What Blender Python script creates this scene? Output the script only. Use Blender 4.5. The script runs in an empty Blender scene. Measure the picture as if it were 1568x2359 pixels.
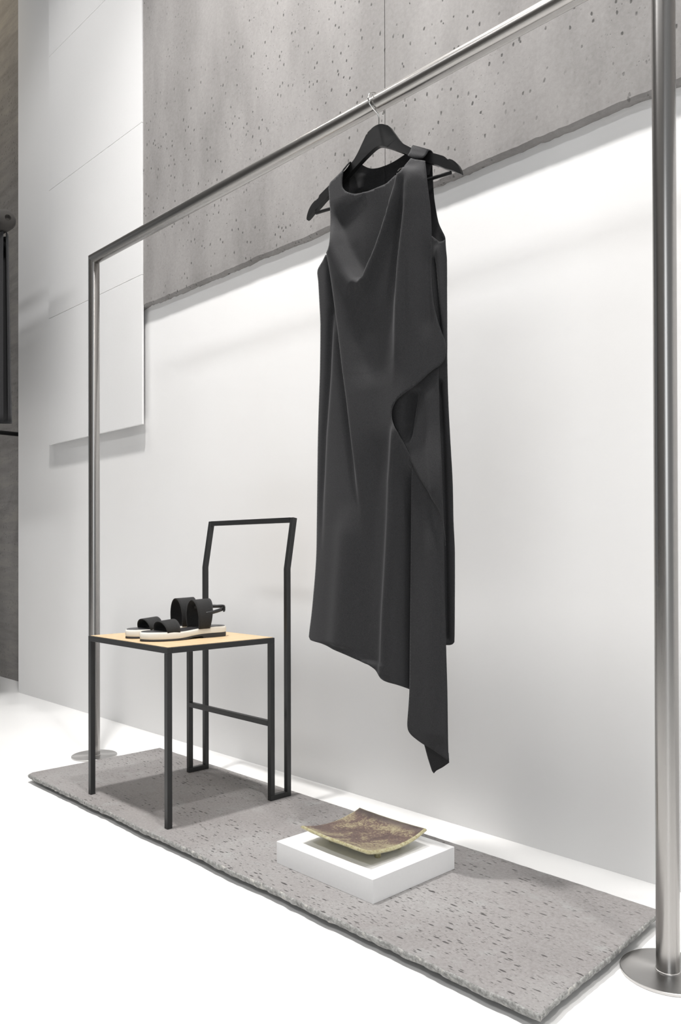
import bpy, bmesh, math, random
from mathutils import Vector, Matrix, noise
from mathutils.geometry import delaunay_2d_cdt

random.seed(7)
sc = bpy.context.scene
COL = sc.collection
PI = math.pi

# ------------------------------------------------------------------ camera
CAM_YAW, CAM_PITCH, CAM_ROLL = 0.805576, 0.0054336, -0.0025896
cam = bpy.data.cameras.new('camera')
cam.sensor_fit = 'VERTICAL'; cam.sensor_height = 36.0; cam.sensor_width = 24.0
cam.lens = 28.586
cam.shift_x = 0.0
cam.shift_y = 81.5/2359.0
cam.clip_start = 0.02
camo = bpy.data.objects.new('camera', cam); COL.objects.link(camo)
fw = Vector((-math.sin(CAM_YAW)*math.cos(CAM_PITCH), math.cos(CAM_YAW)*math.cos(CAM_PITCH), math.sin(CAM_PITCH)))
rt = Vector((math.cos(CAM_YAW), math.sin(CAM_YAW), 0)); up = rt.cross(fw)
r2 = rt*math.cos(CAM_ROLL)+up*math.sin(CAM_ROLL); u2 = up*math.cos(CAM_ROLL)-rt*math.sin(CAM_ROLL)
camo.matrix_world = Matrix(((r2.x, u2.x, -fw.x, 0), (r2.y, u2.y, -fw.y, 0), (r2.z, u2.z, -fw.z, .69), (0, 0, 0, 1)))
sc.camera = camo

# ------------------------------------------------------------------ light
sc.view_settings.view_transform = 'Standard'
sc.view_settings.look = 'None'
sc.view_settings.gamma = 1.0
sc.view_settings.exposure = 0.21
sc.view_settings.use_curve_mapping = False
w = bpy.data.worlds.new('daylight'); sc.world = w; w.use_nodes = True
bg = w.node_tree.nodes['Background']
bg.inputs[0].default_value = (0.95, 0.98, 1.0, 1); bg.inputs[1].default_value = 0.25

def spot(name, loc, aim, power, size=.05, angle=110, blend=.9, color=(1, .975, .95)):
    l = bpy.data.lights.new(name, 'SPOT'); l.energy = power; l.shadow_soft_size = size
    l.spot_size = math.radians(angle); l.spot_blend = blend; l.color = color
    o = bpy.data.objects.new(name, l); COL.objects.link(o); o.location = loc
    o.rotation_euler = (Vector(aim)-Vector(loc)).to_track_quat('-Z', 'Y').to_euler()
    return o
def area(name, loc, aim, power, sx, sy, color=(1, 1, 1)):
    l = bpy.data.lights.new(name, 'AREA'); l.shape = 'RECTANGLE'; l.size = sx; l.size_y = sy
    l.energy = power; l.color = color
    o = bpy.data.objects.new(name, l); COL.objects.link(o); o.location = loc
    o.rotation_euler = (Vector(aim)-Vector(loc)).to_track_quat('-Z', 'Y').to_euler()
    return o
for k, (x, y, pw) in enumerate(((-3.1, .80, 75), (-1.78, .78, 380), (-.50, .78, 170), (.60, .80, 130))):
    spot('track_spot', (x, y, 4.0), (x, y+.12, 0), pw, size=.09, angle=108, blend=1.0)
spot('warm_spot', (-5.0, .9, 4.3), (-4.6, 1.775, 3.5), 25, size=.05, angle=60, color=(1, .85, .6))
area('overhead_fill', (-1.8, -1.6, 4.4), (-1.8, -1.0, 0), 50, 4.0, .5)  # unseen fill light, added overhead to brighten the wall
area('side_fill', (2.3, -2.8, 1.8), (-1.5, 1.0, 1.0), 32, 1.4, 2.6, (.93, .97, 1))  # added area light out of view, for fill and reflections in the steel


# ------------------------------------------------------------------ materials
def mat(name, base=(.8, .8, .8), rough=.5, metal=0., spec=.5):
    m = bpy.data.materials.new(name); m.use_nodes = True
    b = m.node_tree.nodes['Principled BSDF']
    b.inputs['Base Color'].default_value = (*base, 1)
    b.inputs['Roughness'].default_value = rough
    b.inputs['Metallic'].default_value = metal
    b.inputs['Specular IOR Level'].default_value = spec
    return m, m.node_tree, b
def nd(t, kind, **kw):
    n = t.nodes.new(kind)
    for k, v in kw.items():
        if k in n.inputs: n.inputs[k].default_value = v
        else: setattr(n, k, v)
    return n
def coords(t, scale=(1, 1, 1), rot=(0, 0, 0)):
    tc = nd(t, 'ShaderNodeTexCoord'); mp = nd(t, 'ShaderNodeMapping')
    mp.inputs['Scale'].default_value = scale; mp.inputs['Rotation'].default_value = rot
    t.links.new(tc.outputs['Object'], mp.inputs['Vector']); return mp.outputs['Vector']
def nz(t, vec, scale, detail=3, rough=.5, dist=0.):
    n = nd(t, 'ShaderNodeTexNoise'); n.inputs['Scale'].default_value = scale
    n.inputs['Detail'].default_value = detail; n.inputs['Roughness'].default_value = rough
    n.inputs['Distortion'].default_value = dist
    t.links.new(vec, n.inputs['Vector']); return n.outputs['Fac']
def ramp(t, fac, stops):
    r = nd(t, 'ShaderNodeValToRGB'); e = r.color_ramp.elements
    while len(e) < len(stops): e.new(.5)
    for i, (p, c) in enumerate(stops):
        e[i].position = p; e[i].color = (*c, 1) if len(c) == 3 else c
    t.links.new(fac, r.inputs[0]); return r.outputs[0]
def mixc(t, fac, a, b, mode='MIX'):
    m = nd(t, 'ShaderNodeMix'); m.data_type = 'RGBA'; m.blend_type = mode
    for s, v in ((m.inputs[0], fac), (m.inputs[6], a), (m.inputs[7], b)):
        if isinstance(v, (int, float)): s.default_value = v
        elif isinstance(v, tuple): s.default_value = (*v, 1)
        else: t.links.new(v, s)
    return m.outputs[2]
def mth(t, op, a, b=0.):
    m = nd(t, 'ShaderNodeMath'); m.operation = op
    for i, v in ((0, a), (1, b)):
        if isinstance(v, (int, float)): m.inputs[i].default_value = v
        else: t.links.new(v, m.inputs[i])
    return m.outputs[0]
def bump(t, b, h, strength=.3, dist=.002):
    n = nd(t, 'ShaderNodeBump'); n.inputs['Strength'].default_value = strength; n.inputs['Distance'].default_value = dist
    t.links.new(h, n.inputs['Height']); t.links.new(n.outputs[0], b.inputs['Normal'])
def pits(t, vec, scale, size, presence, seed_scale):
    """0..1 mask of scattered small cavities"""
    v = nd(t, 'ShaderNodeTexVoronoi'); v.feature = 'F1'; v.inputs['Scale'].default_value = scale
    wob = nz(t, vec, scale*1.7, 2)
    sc_ = nd(t, 'ShaderNodeVectorMath'); sc_.operation = 'SCALE'; sc_.inputs['Scale'].default_value = .35/scale
    cmb = nd(t, 'ShaderNodeCombineXYZ'); t.links.new(wob, cmb.inputs[0]); t.links.new(wob, cmb.inputs[2])
    t.links.new(cmb.outputs[0], sc_.inputs[0])
    ad = nd(t, 'ShaderNodeVectorMath'); ad.operation = 'ADD'; t.links.new(vec, ad.inputs[0]); t.links.new(sc_.outputs[0], ad.inputs[1])
    t.links.new(ad.outputs[0], v.inputs['Vector'])
    sepc = nd(t, 'ShaderNodeSeparateColor'); t.links.new(v.outputs['Color'], sepc.inputs[0])
    keep = mth(t, 'GREATER_THAN', sepc.outputs[0], 1-presence)
    cl = nz(t, vec, seed_scale, 2)
    clm = ramp(t, cl, [(.38, (0, 0, 0)), (.52, (1, 1, 1))])
    rad = mth(t, 'MULTIPLY', mth(t, 'ADD', mth(t, 'POWER', sepc.outputs[1], 2.0), .35), size)
    inside = mth(t, 'SUBTRACT', rad, v.outputs['Distance'])
    soft = nd(t, 'ShaderNodeMapRange'); soft.inputs['From Min'].default_value = 0; soft.inputs['From Max'].default_value = size*.45
    t.links.new(inside, soft.inputs['Value'])
    return mth(t, 'MULTIPLY', mth(t, 'MULTIPLY', soft.outputs[0], keep), clm)

def plaster():
    m, t, b = mat('white_plaster', (.80, .80, .795), .75, 0, .25)
    v = coords(t); n1 = nz(t, v, 1.3, 3); n2 = nz(t, v, 60, 4)
    c = ramp(t, n1, [(.3, (.79, .785, .78)), (.7, (.825, .825, .825))])
    t.links.new(c, b.inputs['Base Color'])
    bump(t, b, mth(t, 'ADD', n2, mth(t, 'MULTIPLY', nz(t, v, 7, 2), 2.0)), .12, .002); return m
def floor_paint():
    m, t, b = mat('white_resin_floor', (.88, .88, .875), .28, 0, .35)
    v = coords(t); n1 = nz(t, v, 2.0, 4)
    t.links.new(ramp(t, n1, [(.3, (.87, .868, .86)), (.7, (.90, .90, .895))]), b.inputs['Base Color'])
    t.links.new(ramp(t, nz(t, v, 5, 3), [(.3, (.33, .33, .33)), (.7, (.38, .38, .38))]), b.inputs['Roughness'])
    bump(t, b, nz(t, v, 3.5, 2), .05, .003); return m
def wall_concrete(name='wall_concrete', warm=0.0, boards=False):
    m, t, b = mat(name, (.4, .39, .385), .8, 0, .3)
    v = coords(t)
    big = nz(t, v, 1.1, 4, .55)
    vs = coords(t, (1.6, 1.6, .55), (0, .5, 0)); streak = nz(t, vs, 4.0, 5, .6)
    c = mixc(t, .45, ramp(t, big, [(.32, (.215, .206, .201)), (.5, (.262, .250, .246)), (.68, (.31, .298, .292))]),
             ramp(t, streak, [(.36, (.185, .178, .174)), (.64, (.365, .353, .347))]))
    fine = nz(t, v, 90, 4, .7)
    c = mixc(t, .20, c, ramp(t, fine, [(.3, (.16, .155, .15)), (.7, (.40, .39, .38))]))
    if boards:
        vb = coords(t, (1.1, 1, 7.0)); bn = nz(t, vb, 3, 5, .65, .4)
        c = mixc(t, .6, c, ramp(t, bn, [(.36, (.19, .178, .168)), (.5, (.25, .237, .225)), (.66, (.32, .30, .27))]))
    vp = coords(t, (1, 1, .62), (0, .35, 0))
    p1 = pits(t, vp, 115, .34, .75, 2.2); p2 = pits(t, vp, 60, .24, .5, 2.7)
    p = mth(t, 'MAXIMUM', mth(t, 'MULTIPLY', p1, .75), p2)
    c = mixc(t, p, c, (.085, .083, .08))
    t.links.new(c, b.inputs['Base Color'])
    bump(t, b, mth(t, 'SUBTRACT', mth(t, 'MULTIPLY', fine, .15), p), .35, .003); return m
def slab_concrete():
    m, t, b = mat('slab_concrete', (.36, .35, .345), .78, 0, .3)
    v = coords(t)
    big = nz(t, v, 3.0, 4, .6)
    c = ramp(t, big, [(.3, (.225, .213, .210)), (.5, (.26, .247, .244)), (.72, (.305, .298, .294))])
    fine = nz(t, v, 150, 4, .7)
    c = mixc(t, .17, c, ramp(t, fine, [(.35, (.10, .095, .092)), (.65, (.46, .45, .445))]))
    light = nz(t, v, 14, 4, .6)
    c = mixc(t, mth(t, 'MULTIPLY', ramp(t, light, [(.58, (0, 0, 0)), (.72, (1, 1, 1))]), .35), c, (.36, .375, .37))
    vp = coords(t, (.36, 1.35, 1), (0, 0, .04))
    p1 = pits(t, vp, 150, .34, .6, 4); p2 = pits(t, vp, 84, .25, .55, 5); p3 = pits(t, vp, 330, .34, .6, 7)
    p = mth(t, 'MAXIMUM', mth(t, 'MAXIMUM', p1, p2), mth(t, 'MULTIPLY', p3, .7))
    c = mixc(t, mth(t, 'MULTIPLY', p, .92), c, (.05, .047, .047))
    t.links.new(c, b.inputs['Base Color'])
    bump(t, b, mth(t, 'SUBTRACT', mth(t, 'MULTIPLY', fine, .2), p), .5, .002); return m
def slab_edge():
    m, t, b = mat('broken_concrete_edge', (.3, .3, .29), .9, 0, .2)
    v = coords(t); n = nz(t, v, 130, 4, .7); g = nz(t, v, 60, 2)
    c = ramp(t, n, [(.3, (.16, .16, .155)), (.5, (.30, .30, .29)), (.68, (.46, .46, .45))])
    c = mixc(t, mth(t, 'MULTIPLY', ramp(t, g, [(.6, (0, 0, 0)), (.7, (1, 1, 1))]), .6), c, (.62, .60, .56))
    t.links.new(c, b.inputs['Base Color']); bump(t, b, n, .8, .004); return m
def steel():
    m, t, b = mat('brushed_steel', (.40, .388, .376), .3, 1.0)
    v = coords(t, (70, 70, .6)); n = nz(t, v, 1.0, 3)
    t.links.new(ramp(t, n, [(.3, (.24, .24, .24)), (.7, (.31, .31, .31))]), b.inputs['Roughness'])
    return m
def steel_h():
    m, t, b = mat('brushed_steel_rail', (.40, .388, .376), .3, 1.0)
    v = coords(t, (.6, 70, 70)); n = nz(t, v, 1.0, 3)
    t.links.new(ramp(t, n, [(.3, (.24, .24, .24)), (.7, (.31, .31, .31))]), b.inputs['Roughness'])
    return m
def steel_disc():
    m, t, b = mat('spun_steel_disc', (.56, .55, .54), .30, 1.0)
    b.inputs['Anisotropic'].default_value = .75
    tg = nd(t, 'ShaderNodeTangent'); tg.direction_type = 'RADIAL'; tg.axis = 'Z'
    t.links.new(tg.outputs[0], b.inputs['Tangent']); return m
def black_metal():
    m, t, b = mat('black_powder_coat', (.019, .0195, .020), .42, 0, .5)
    bump(t, b, nz(t, coords(t), 700, 2), .15, .0004); return m
def fabric(name, col, rib=0.):
    m, t, b = mat(name, col, .85, 0, .25)
    b.inputs['Sheen Weight'].default_value = .10; b.inputs['Sheen Roughness'].default_value = .45
    b.inputs['Sheen Tint'].default_value = (.75, .75, .78, 1)
    v = coords(t); n = nz(t, v, 900, 2)
    t.links.new(mixc(t, .5, (*col,), ramp(t, n, [(.35, tuple(c*.55 for c in col)), (.65, tuple(c*1.6 for c in col))])), b.inputs['Base Color'])
    h = n
    if rib:
        wv = nd(t, 'ShaderNodeTexWave'); wv.inputs['Scale'].default_value = rib; wv.bands_direction = 'Y'
        t.links.new(v, wv.inputs['Vector']); h = mth(t, 'ADD', n, mth(t, 'MULTIPLY', wv.outputs['Fac'], 2.))
    bump(t, b, h, .3, .0006); return m
def oak():
    m, t, b = mat('oak_veneer', (.62, .44, .25), .5, 0, .35)
    v = coords(t, (1, 9, 9)); n = nz(t, v, 22, 5, .6, .4)
    t.links.new(ramp(t, n, [(.3, (.50, .36, .21)), (.5, (.58, .43, .26)), (.7, (.65, .50, .32))]), b.inputs['Base Color'])
    bump(t, b, n, .1, .0005); return m
def glaze():
    m, t, b = mat('mottled_glaze', (.3, .26, .15), .42, 0, .5)
    v = coords(t); a = nz(t, v, 15, 6, .72, .6); f = nz(t, v, 210, 4, .75)
    s = mth(t, 'ADD', mth(t, 'MULTIPLY', a, .62), mth(t, 'MULTIPLY', f, .38))
    c = ramp(t, s, [(.40, (.07, .045, .038)), (.50, (.115, .075, .062)), (.53, (.20, .16, .10)), (.62, (.30, .265, .165))])
    # darker iron glaze towards the far rim
    tc = nd(t, 'ShaderNodeTexCoord'); sp = nd(t, 'ShaderNodeSeparateXYZ'); t.links.new(tc.outputs['Object'], sp.inputs[0])
    k = mth(t, 'ADD', sp.outputs[1], mth(t, 'MULTIPLY', f, .02))
    c = mixc(t, mth(t, 'MULTIPLY', ramp(t, k, [(.072, (0, 0, 0)), (.086, (1, 1, 1))]), .85), c, (.10, .075, .07))
    t.links.new(c, b.inputs['Base Color'])
    bump(t, b, f, .25, .001); return m
def glaze_rim():
    m, t, b = mat('ochre_glaze_rim', (.5, .45, .25), .4, 0, .5)
    v = coords(t); f = nz(t, v, 170, 5, .75)
    t.links.new(ramp(t, f, [(.3, (.16, .13, .07)), (.42, (.30, .265, .14)), (.6, (.42, .40, .26)), (.8, (.50, .51, .42))]), b.inputs['Base Color'])
    bump(t, b, f, .3, .001); return m
def plain(name, col, rough=.5, metal=0, spec=.5, grain=0, gs=200):
    m, t, b = mat(name, col, rough, metal, spec)
    n = nz(t, coords(t), gs, 3)
    t.links.new(ramp(t, n, [(.3, tuple(c*.99 for c in col)), (.7, tuple(min(1, c*1.01) for c in col))]), b.inputs['Base Color'])
    if grain: bump(t, b, n, grain, .001)
    return m

M_PLASTER, M_FLOOR = plaster(), floor_paint()
M_CONC, M_CONC2 = wall_concrete(), wall_concrete('board_marked_concrete', boards=True)
M_SLAB, M_EDGE = slab_concrete(), slab_edge()
M_STEEL, M_STEELH, M_DISC, M_BLACK = steel(), steel_h(), steel_disc(), black_metal()
M_DRESS = fabric('black_crepe', (.026, .026, .0275))
M_LINING = fabric('black_lining', (.018, .018, .019))
M_STRAP = fabric('black_elastic', (.022, .022, .022), rib=260)
M_OAK, M_GLAZE, M_RIM = oak(), glaze(), glaze_rim()
M_BOARD = plain('white_board', (.80, .80, .80), .6, grain=.03)
M_BOX = plain('white_lacquer', (.88, .88, .88), .5)
M_WOODBLK = plain('black_stained_wood', (.009, .009, .0095), .45, 0, .3, grain=.03)
M_CHROME = plain('polished_chrome', (.85, .85, .83), .12, 1.0)
M_SOLE = plain('white_rubber', (.80, .79, .74), .55)
M_RUBBER = plain('black_rubber', (.035, .035, .038), .6)
M_LEATHER = plain('black_leather', (.028, .028, .03), .38, grain=.2)
M_CEIL = plain('ceiling_concrete', (.42, .41, .40), .8)
M_DARK = plain('dark_grey_felt', (.04, .037, .034), .9, grain=.3)

# ------------------------------------------------------------------ object helpers
def link(name, me, m=None, parent=None, smooth=False):
    o = bpy.data.objects.new(name, me); COL.objects.link(o)
    if m is not None:
        for mm in (m if isinstance(m, (list, tuple)) else [m]): me.materials.append(mm)
    if smooth:
        for p in me.polygons: p.use_smooth = True
    if parent: o.parent = parent
    return o
def obj(name, bm, m=None, parent=None, smooth=False, recalc=True):
    if recalc: bmesh.ops.recalc_face_normals(bm, faces=bm.faces)
    me = bpy.data.meshes.new(name); bm.to_mesh(me); bm.free()
    return link(name, me, m, parent, smooth)
def thing(name, label, cat, loc, rot=0, group=None):
    o = bpy.data.objects.new(name, None); COL.objects.link(o)
    o.location = loc; o.rotation_euler = (0, 0, rot); o.empty_display_size = .05
    return tag(o, label, cat, group)
def tag(o, label, cat, group=None):
    o['label'] = label; o['category'] = cat
    if group: o['group'] = group
    return o
def struct(o): o['kind'] = 'structure'; return o
def box(bm, x0, x1, y0, y1, z0, z1, bev=0.):
    r = bmesh.ops.create_cube(bm, size=1)
    for v in r['verts']:
        v.co = Vector(((x0+x1)/2+v.co.x*(x1-x0), (y0+y1)/2+v.co.y*(y1-y0), (z0+z1)/2+v.co.z*(z1-z0)))
    if bev:
        es = list({e for v in r['verts'] for e in v.link_edges})
        bmesh.ops.bevel(bm, geom=es, offset=bev, segments=2, profile=.5, affect='EDGES')
    return bm
def bx(*a, **k): return box(bmesh.new(), *a, **k)
def lathe(bm, prof, c=(0, 0, 0), n=64):
    rings = []
    for r, z in prof:
        rings.append([bm.verts.new((c[0]+r*math.cos(2*PI*i/n), c[1]+r*math.sin(2*PI*i/n), c[2]+z)) for i in range(n)])
    for a, b in zip(rings, rings[1:]):
        for i in range(n): bm.faces.new((a[i], a[(i+1) % n], b[(i+1) % n], b[i]))
    bm.faces.new(rings[0][::-1]); bm.faces.new(rings[-1]); return bm
def sweep(bm, pts, r, n=12, cap=True, rads=None):
    """round tube through points"""
    pts = [Vector(p) for p in pts]; rings = []; ref = None
    for i, p in enumerate(pts):
        d = (pts[min(i+1, len(pts)-1)]-pts[max(i-1, 0)]).normalized()
        if ref is None:
            ref = Vector((0, 0, 1)) if abs(d.z) < .9 else Vector((1, 0, 0))
        s = d.cross(ref).normalized(); ref = s.cross(d).normalized()
        rr = rads[i] if rads else r
        rings.append([bm.verts.new(p+(s*math.cos(2*PI*k/n)+ref*math.sin(2*PI*k/n))*rr) for k in range(n)])
    for a, b in zip(rings, rings[1:]):
        for k in range(n): bm.faces.new((a[k], a[(k+1) % n], b[(k+1) % n], b[k]))
    if cap: bm.faces.new(rings[0][::-1]); bm.faces.new(rings[-1])
    return bm
def smooth_pts(P, closed=False, step=.004, corner=math.radians(40)):
    """resample a polyline with Catmull-Rom between its corners"""
    n = len(P); P = [Vector((p[0], p[1])) for p in P]
    def g(i): return P[i % n] if closed else P[max(0, min(n-1, i))]
    def sharp(i):
        if not closed and (i <= 0 or i >= n-1): return True
        a, b = g(i)-g(i-1), g(i+1)-g(i)
        return a.length < 1e-9 or b.length < 1e-9 or a.angle(b) > corner
    out = []
    for i in range(n if closed else n-1):
        p1, p2 = g(i), g(i+1)
        L = (p2-p1).length; k = max(1, int(round(L/step)))
        t1 = (p2-p1) if sharp(i) else (g(i+1)-g(i-1))*.5*min(1, L/max(1e-6, .5*((p1-g(i-1)).length+L)))
        t2 = (p2-p1) if sharp(i+1) else (g(i+2)-g(i))*.5*min(1, L/max(1e-6, .5*((g(i+2)-p2).length+L)))
        for j in range(k):
            s = j/k; s2, s3 = s*s, s*s*s
            out.append(p1*(2*s3-3*s2+1)+t1*(s3-2*s2+s)+p2*(-2*s3+3*s2)+t2*(s3-s2))
    if not closed: out.append(P[-1])
    return out
def prism(bm, P, z0, z1, f=lambda x, y, z: (x, y, z), bev=0.):
    a = [bm.verts.new(f(p[0], p[1], z0)) for p in P]; b = [bm.verts.new(f(p[0], p[1], z1)) for p in P]
    n = len(P)
    bm.faces.new(a[::-1]); bm.faces.new(b)
    side = [bm.faces.new((a[i], a[(i+1) % n], b[(i+1) % n], b[i])) for i in range(n)]
    if bev:
        es = [e for e in bm.edges if len(e.link_faces) == 2 and sum(1 for q in e.link_faces if len(q.verts) > 4) == 1]
        bmesh.ops.bevel(bm, geom=es, offset=bev, segments=3, profile=.5, affect='EDGES')
    return bm
def weighted(o, ang=35):
    me = o.data
    for p in me.polygons: p.use_smooth = True
    me.set_sharp_from_angle(angle=math.radians(ang)); return o

# ------------------------------------------------------------------ setting
struct(obj('floor', bx(-9, 2.5, -3.5, 2.2, -.1, 0), M_FLOOR))
struct(obj('wall_back', bx(-4.0, 2.5, 1.636, 1.80, -.02, 4.6), M_PLASTER))
struct(obj('wall_left', bx(-9, -4.0, 1.775, 1.95, -.02, 4.6), M_CONC2))
struct(obj('wall_front', bx(-9, 2.5, -3.6, -3.5, -.02, 4.6), M_CONC2))
struct(obj('ceiling', bx(-9, 2.5, -3.5, 2.2, 4.6, 4.7), M_CEIL))
# cast concrete upper wall in two pours, rough lower arris
def pour(x0, x1, phase):
    bm = bmesh.new(); n = int((x1-x0)/.012); rows = []
    for i in range(n+1):
        x = x0+(x1-x0)*i/n
        j = noise.noise(Vector((x*9+phase, 0, 0)))*.004+noise.noise(Vector((x*45, 3, 0)))*.0035
        k = noise.noise(Vector((x*30, 9, 0)))*.0015
        e = .002 if 0 < i < n else .0
        rows.append([bm.verts.new(c) for c in ((x, 1.638, 1.632+j*1.3), (x, 1.617+k, 1.630+j), (x, 1.6125, 1.637+j), (x, 1.612, 1.66), (x, 1.612, 4.6), (x, 1.638, 4.6))])
    for a, b in zip(rows, rows[1:]):
        for q in range(5): bm.faces.new((a[q], b[q], b[q+1], a[q+1]))
    bm.faces.new(rows[0]); bm.faces.new(rows[-1][::-1])
    return bm
struct(obj('wall_upper', pour(-3.2, -1.5015, 0), M_CONC))
struct(obj('wall_upper', pour(-1.4990, 2.5, 4), M_CONC))

# stacked white cladding boards at the left end of the wall
clad = thing('wall_panel', 'tall white panel of stacked flat boards on the wall left of the concrete', 'panel', (-3.12, 1.60, 1.165))
zz = [1.180, 1.754, 2.338, 2.95, 3.53, 4.11]
for a, b in zip(zz, zz[1:]):
    bm = bx(-3.585+3.12, -2.765+3.12, 1.606-1.60, 1.614-1.60, a-1.165+.0006, b-1.165-.0006, bev=.001)
    obj('board', bm, M_BOARD, clad)
obj('wall_bracket', bx(-.40, -.14, .0138, .0358, .08, 2.9), M_BOARD, clad)

# ------------------------------------------------------------------ concrete slab on the floor
def slab():
    x0, x1, y0, y1 = -2.424, -.645, 1.014, 1.475
    P = []
    def edge(a, b, n, amp, ph, nx, ny):
        for i in range(n):
            k = i/n; x = a[0]+(b[0]-a[0])*k; y = a[1]+(b[1]-a[1])*k
            fade = min(1, min(k, 1-k)*12+.15)
            q = (noise.noise(Vector((x*6+ph, y*6, 0)))*amp+noise.noise(Vector((x*40, y*40, ph)))*amp*.5+noise.noise(Vector((x*110, y*110, ph)))*amp*.25)*fade
            P.append((x+nx*q, y+ny*q))
    edge((x0+.012, y0), (x1, y0), 300, .0045, 0, 0, 1)
    edge((x1, y0), (x1-.03, y1-.004), 110, .0025, 5, 1, 0)
    edge((x1-.03, y1-.004), (x0, y1), 300, .0022, 9, 0, 1)
    edge((x0, y1), (x0, y0+.012), 90, .002, 3, 1, 0)
    cx, cy = (x0+x1)/2, (y0+y1)/2
    bm = bmesh.new(); rings = []
    for ins, z, am in ((.007, .0262, 0), (.0025, .0256, .4), (.000, .0225, 1.0), (.0015, .0165, 1.0), (.005, .0115, .8), (.010, .010, 0)):
        ring = []
        for x, y in P:
            dx = 1 if x < x0+.02 else (-1 if x > x1-.045 else 0); dy = 1 if y < y0+.02 else (-1 if y > y1-.02 else 0)
            r = noise.noise(Vector((x*70, y*70, z*400)))*.0022*am
            ring.append(bm.verts.new((x+dx*(ins+r)-cx, y+dy*(ins+r)-cy, z+r*.3)))
        rings.append(ring)
    n = len(P)
    top = bm.faces.new(rings[0]); bot = bm.faces.new(rings[-1][::-1])
    for ri, (a, b) in enumerate(zip(rings, rings[1:])):
        for i in range(n):
            f = bm.faces.new((a[i], a[(i+1) % n], b[(i+1) % n], b[i])); f.material_index = 0 if ri == 0 else 1
            f.smooth = True
    t = thing('concrete_slab', 'long low rough-edged grey concrete slab lying on the white floor', 'slab', (cx, cy, 0))
    obj('slab_body', bm, [M_SLAB, M_EDGE], t)
    for sx in (-.7, -.25, .25, .6):
        obj('spacer_strip', bx(sx-.03, sx+.03, -.17, .17, 0, .0105), M_DARK, t)
slab()

# ------------------------------------------------------------------ steel garment rail
rail = thing('garment_rail', 'brushed steel tube clothes rail with round floor discs carrying the dress', 'clothes rail', (-1.58, 1.308, 0))
RX0, RX1, RY, RZ, RR = -2.567, -.592, 1.308, 1.686, .0185
def post(x):
    """upright mitred into the top tube"""
    s = 1 if x < -1.5 else -1
    bm = bmesh.new(); n = 48; lo, hi = [], []
    for i in range(n):
        a = 2*PI*i/n; px, py = RR*math.cos(a), RR*math.sin(a)
        lo.append(bm.verts.new((x+1.58+px, py, .005))); hi.append(bm.verts.new((x+1.58+px, py, RZ-s*px)))
    for i in range(n): bm.faces.new((lo[i], lo[(i+1) % n], hi[(i+1) % n], hi[i]))
    bm.faces.new(lo[::-1]); bm.faces.new(hi)
    return weighted(obj('upright_post', bm, M_STEEL, rail), 50)
bm = bmesh.new(); n = 48; A, B = [], []
for i in range(n):
    a = 2*PI*i/n; py, pz = RR*math.cos(a), RR*math.sin(a)
    A.append(bm.verts.new((RX0+1.58-pz, py, RZ+pz))); B.append(bm.verts.new((RX1+1.58+pz, py, RZ+pz)))
for i in range(n): bm.faces.new((A[i], A[(i+1) % n], B[(i+1) % n], B[i]))
bm.faces.new(A[::-1]); bm.faces.new(B)
weighted(obj('top_tube', bm, M_STEELH, rail), 50)
for x in (RX0, RX1):
    post(x)
    bm = lathe(bmesh.new(), [(.0735, 0), (.0745, .0006), (.0745, .0044), (.0738, .005), (.0200, .0052), (.0198, .0068), (.0186, .0074)], (0, 0, 0), 96)
    o = obj('floor_disc', bm, M_DISC, rail); o.location = (x+1.58, 0, 0); weighted(o, 25)

# ------------------------------------------------------------------ chair
TB = .014
ch = thing('chair', 'black square-tube metal chair with thin oak seat standing on the slab', 'chair', (-1.893, 1.21, .0262))
CX, CY, CZ = 1.893, -1.21, -.0262
def cb(name, x0, x1, y0, y1, z0, z1, m=None, bev=.0009):
    o = obj(name, bx(x0+CX, x1+CX, y0+CY, y1+CY, z0+CZ, z1+CZ, bev=bev), m or M_BLACK, ch); return o
X0, X1, Y0, Y1, ZT = -2.096, -1.693, 1.050, 1.381, .4605
for x in (X0, X1-TB):
    cb('front_leg', x, x+TB, Y0, Y0+TB, .0262, ZT-TB)
    cb('rear_leg', x, x+TB, Y1-TB, Y1, .0262+TB, ZT-TB)
    cb('foot_bar', x, x+TB, Y1-TB, 1.438-TB, .0262, .0262+TB)
cb('stretcher', X0+TB, X1-TB, Y1-TB, Y1, .224, .238)
bm = bmesh.new()
for a in ((X0, X1, Y0, Y0+TB), (X0, X1, Y1-TB, Y1), (X0, X0+TB, Y0+TB, Y1-TB), (X1-TB, X1, Y0+TB, Y1-TB)):
    box(bm, a[0]+CX, a[1]+CX, a[2]+CY, a[3]+CY, ZT-TB+CZ, ZT+CZ, bev=.0009)
obj('seat_frame', bm, M_BLACK, ch)
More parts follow.
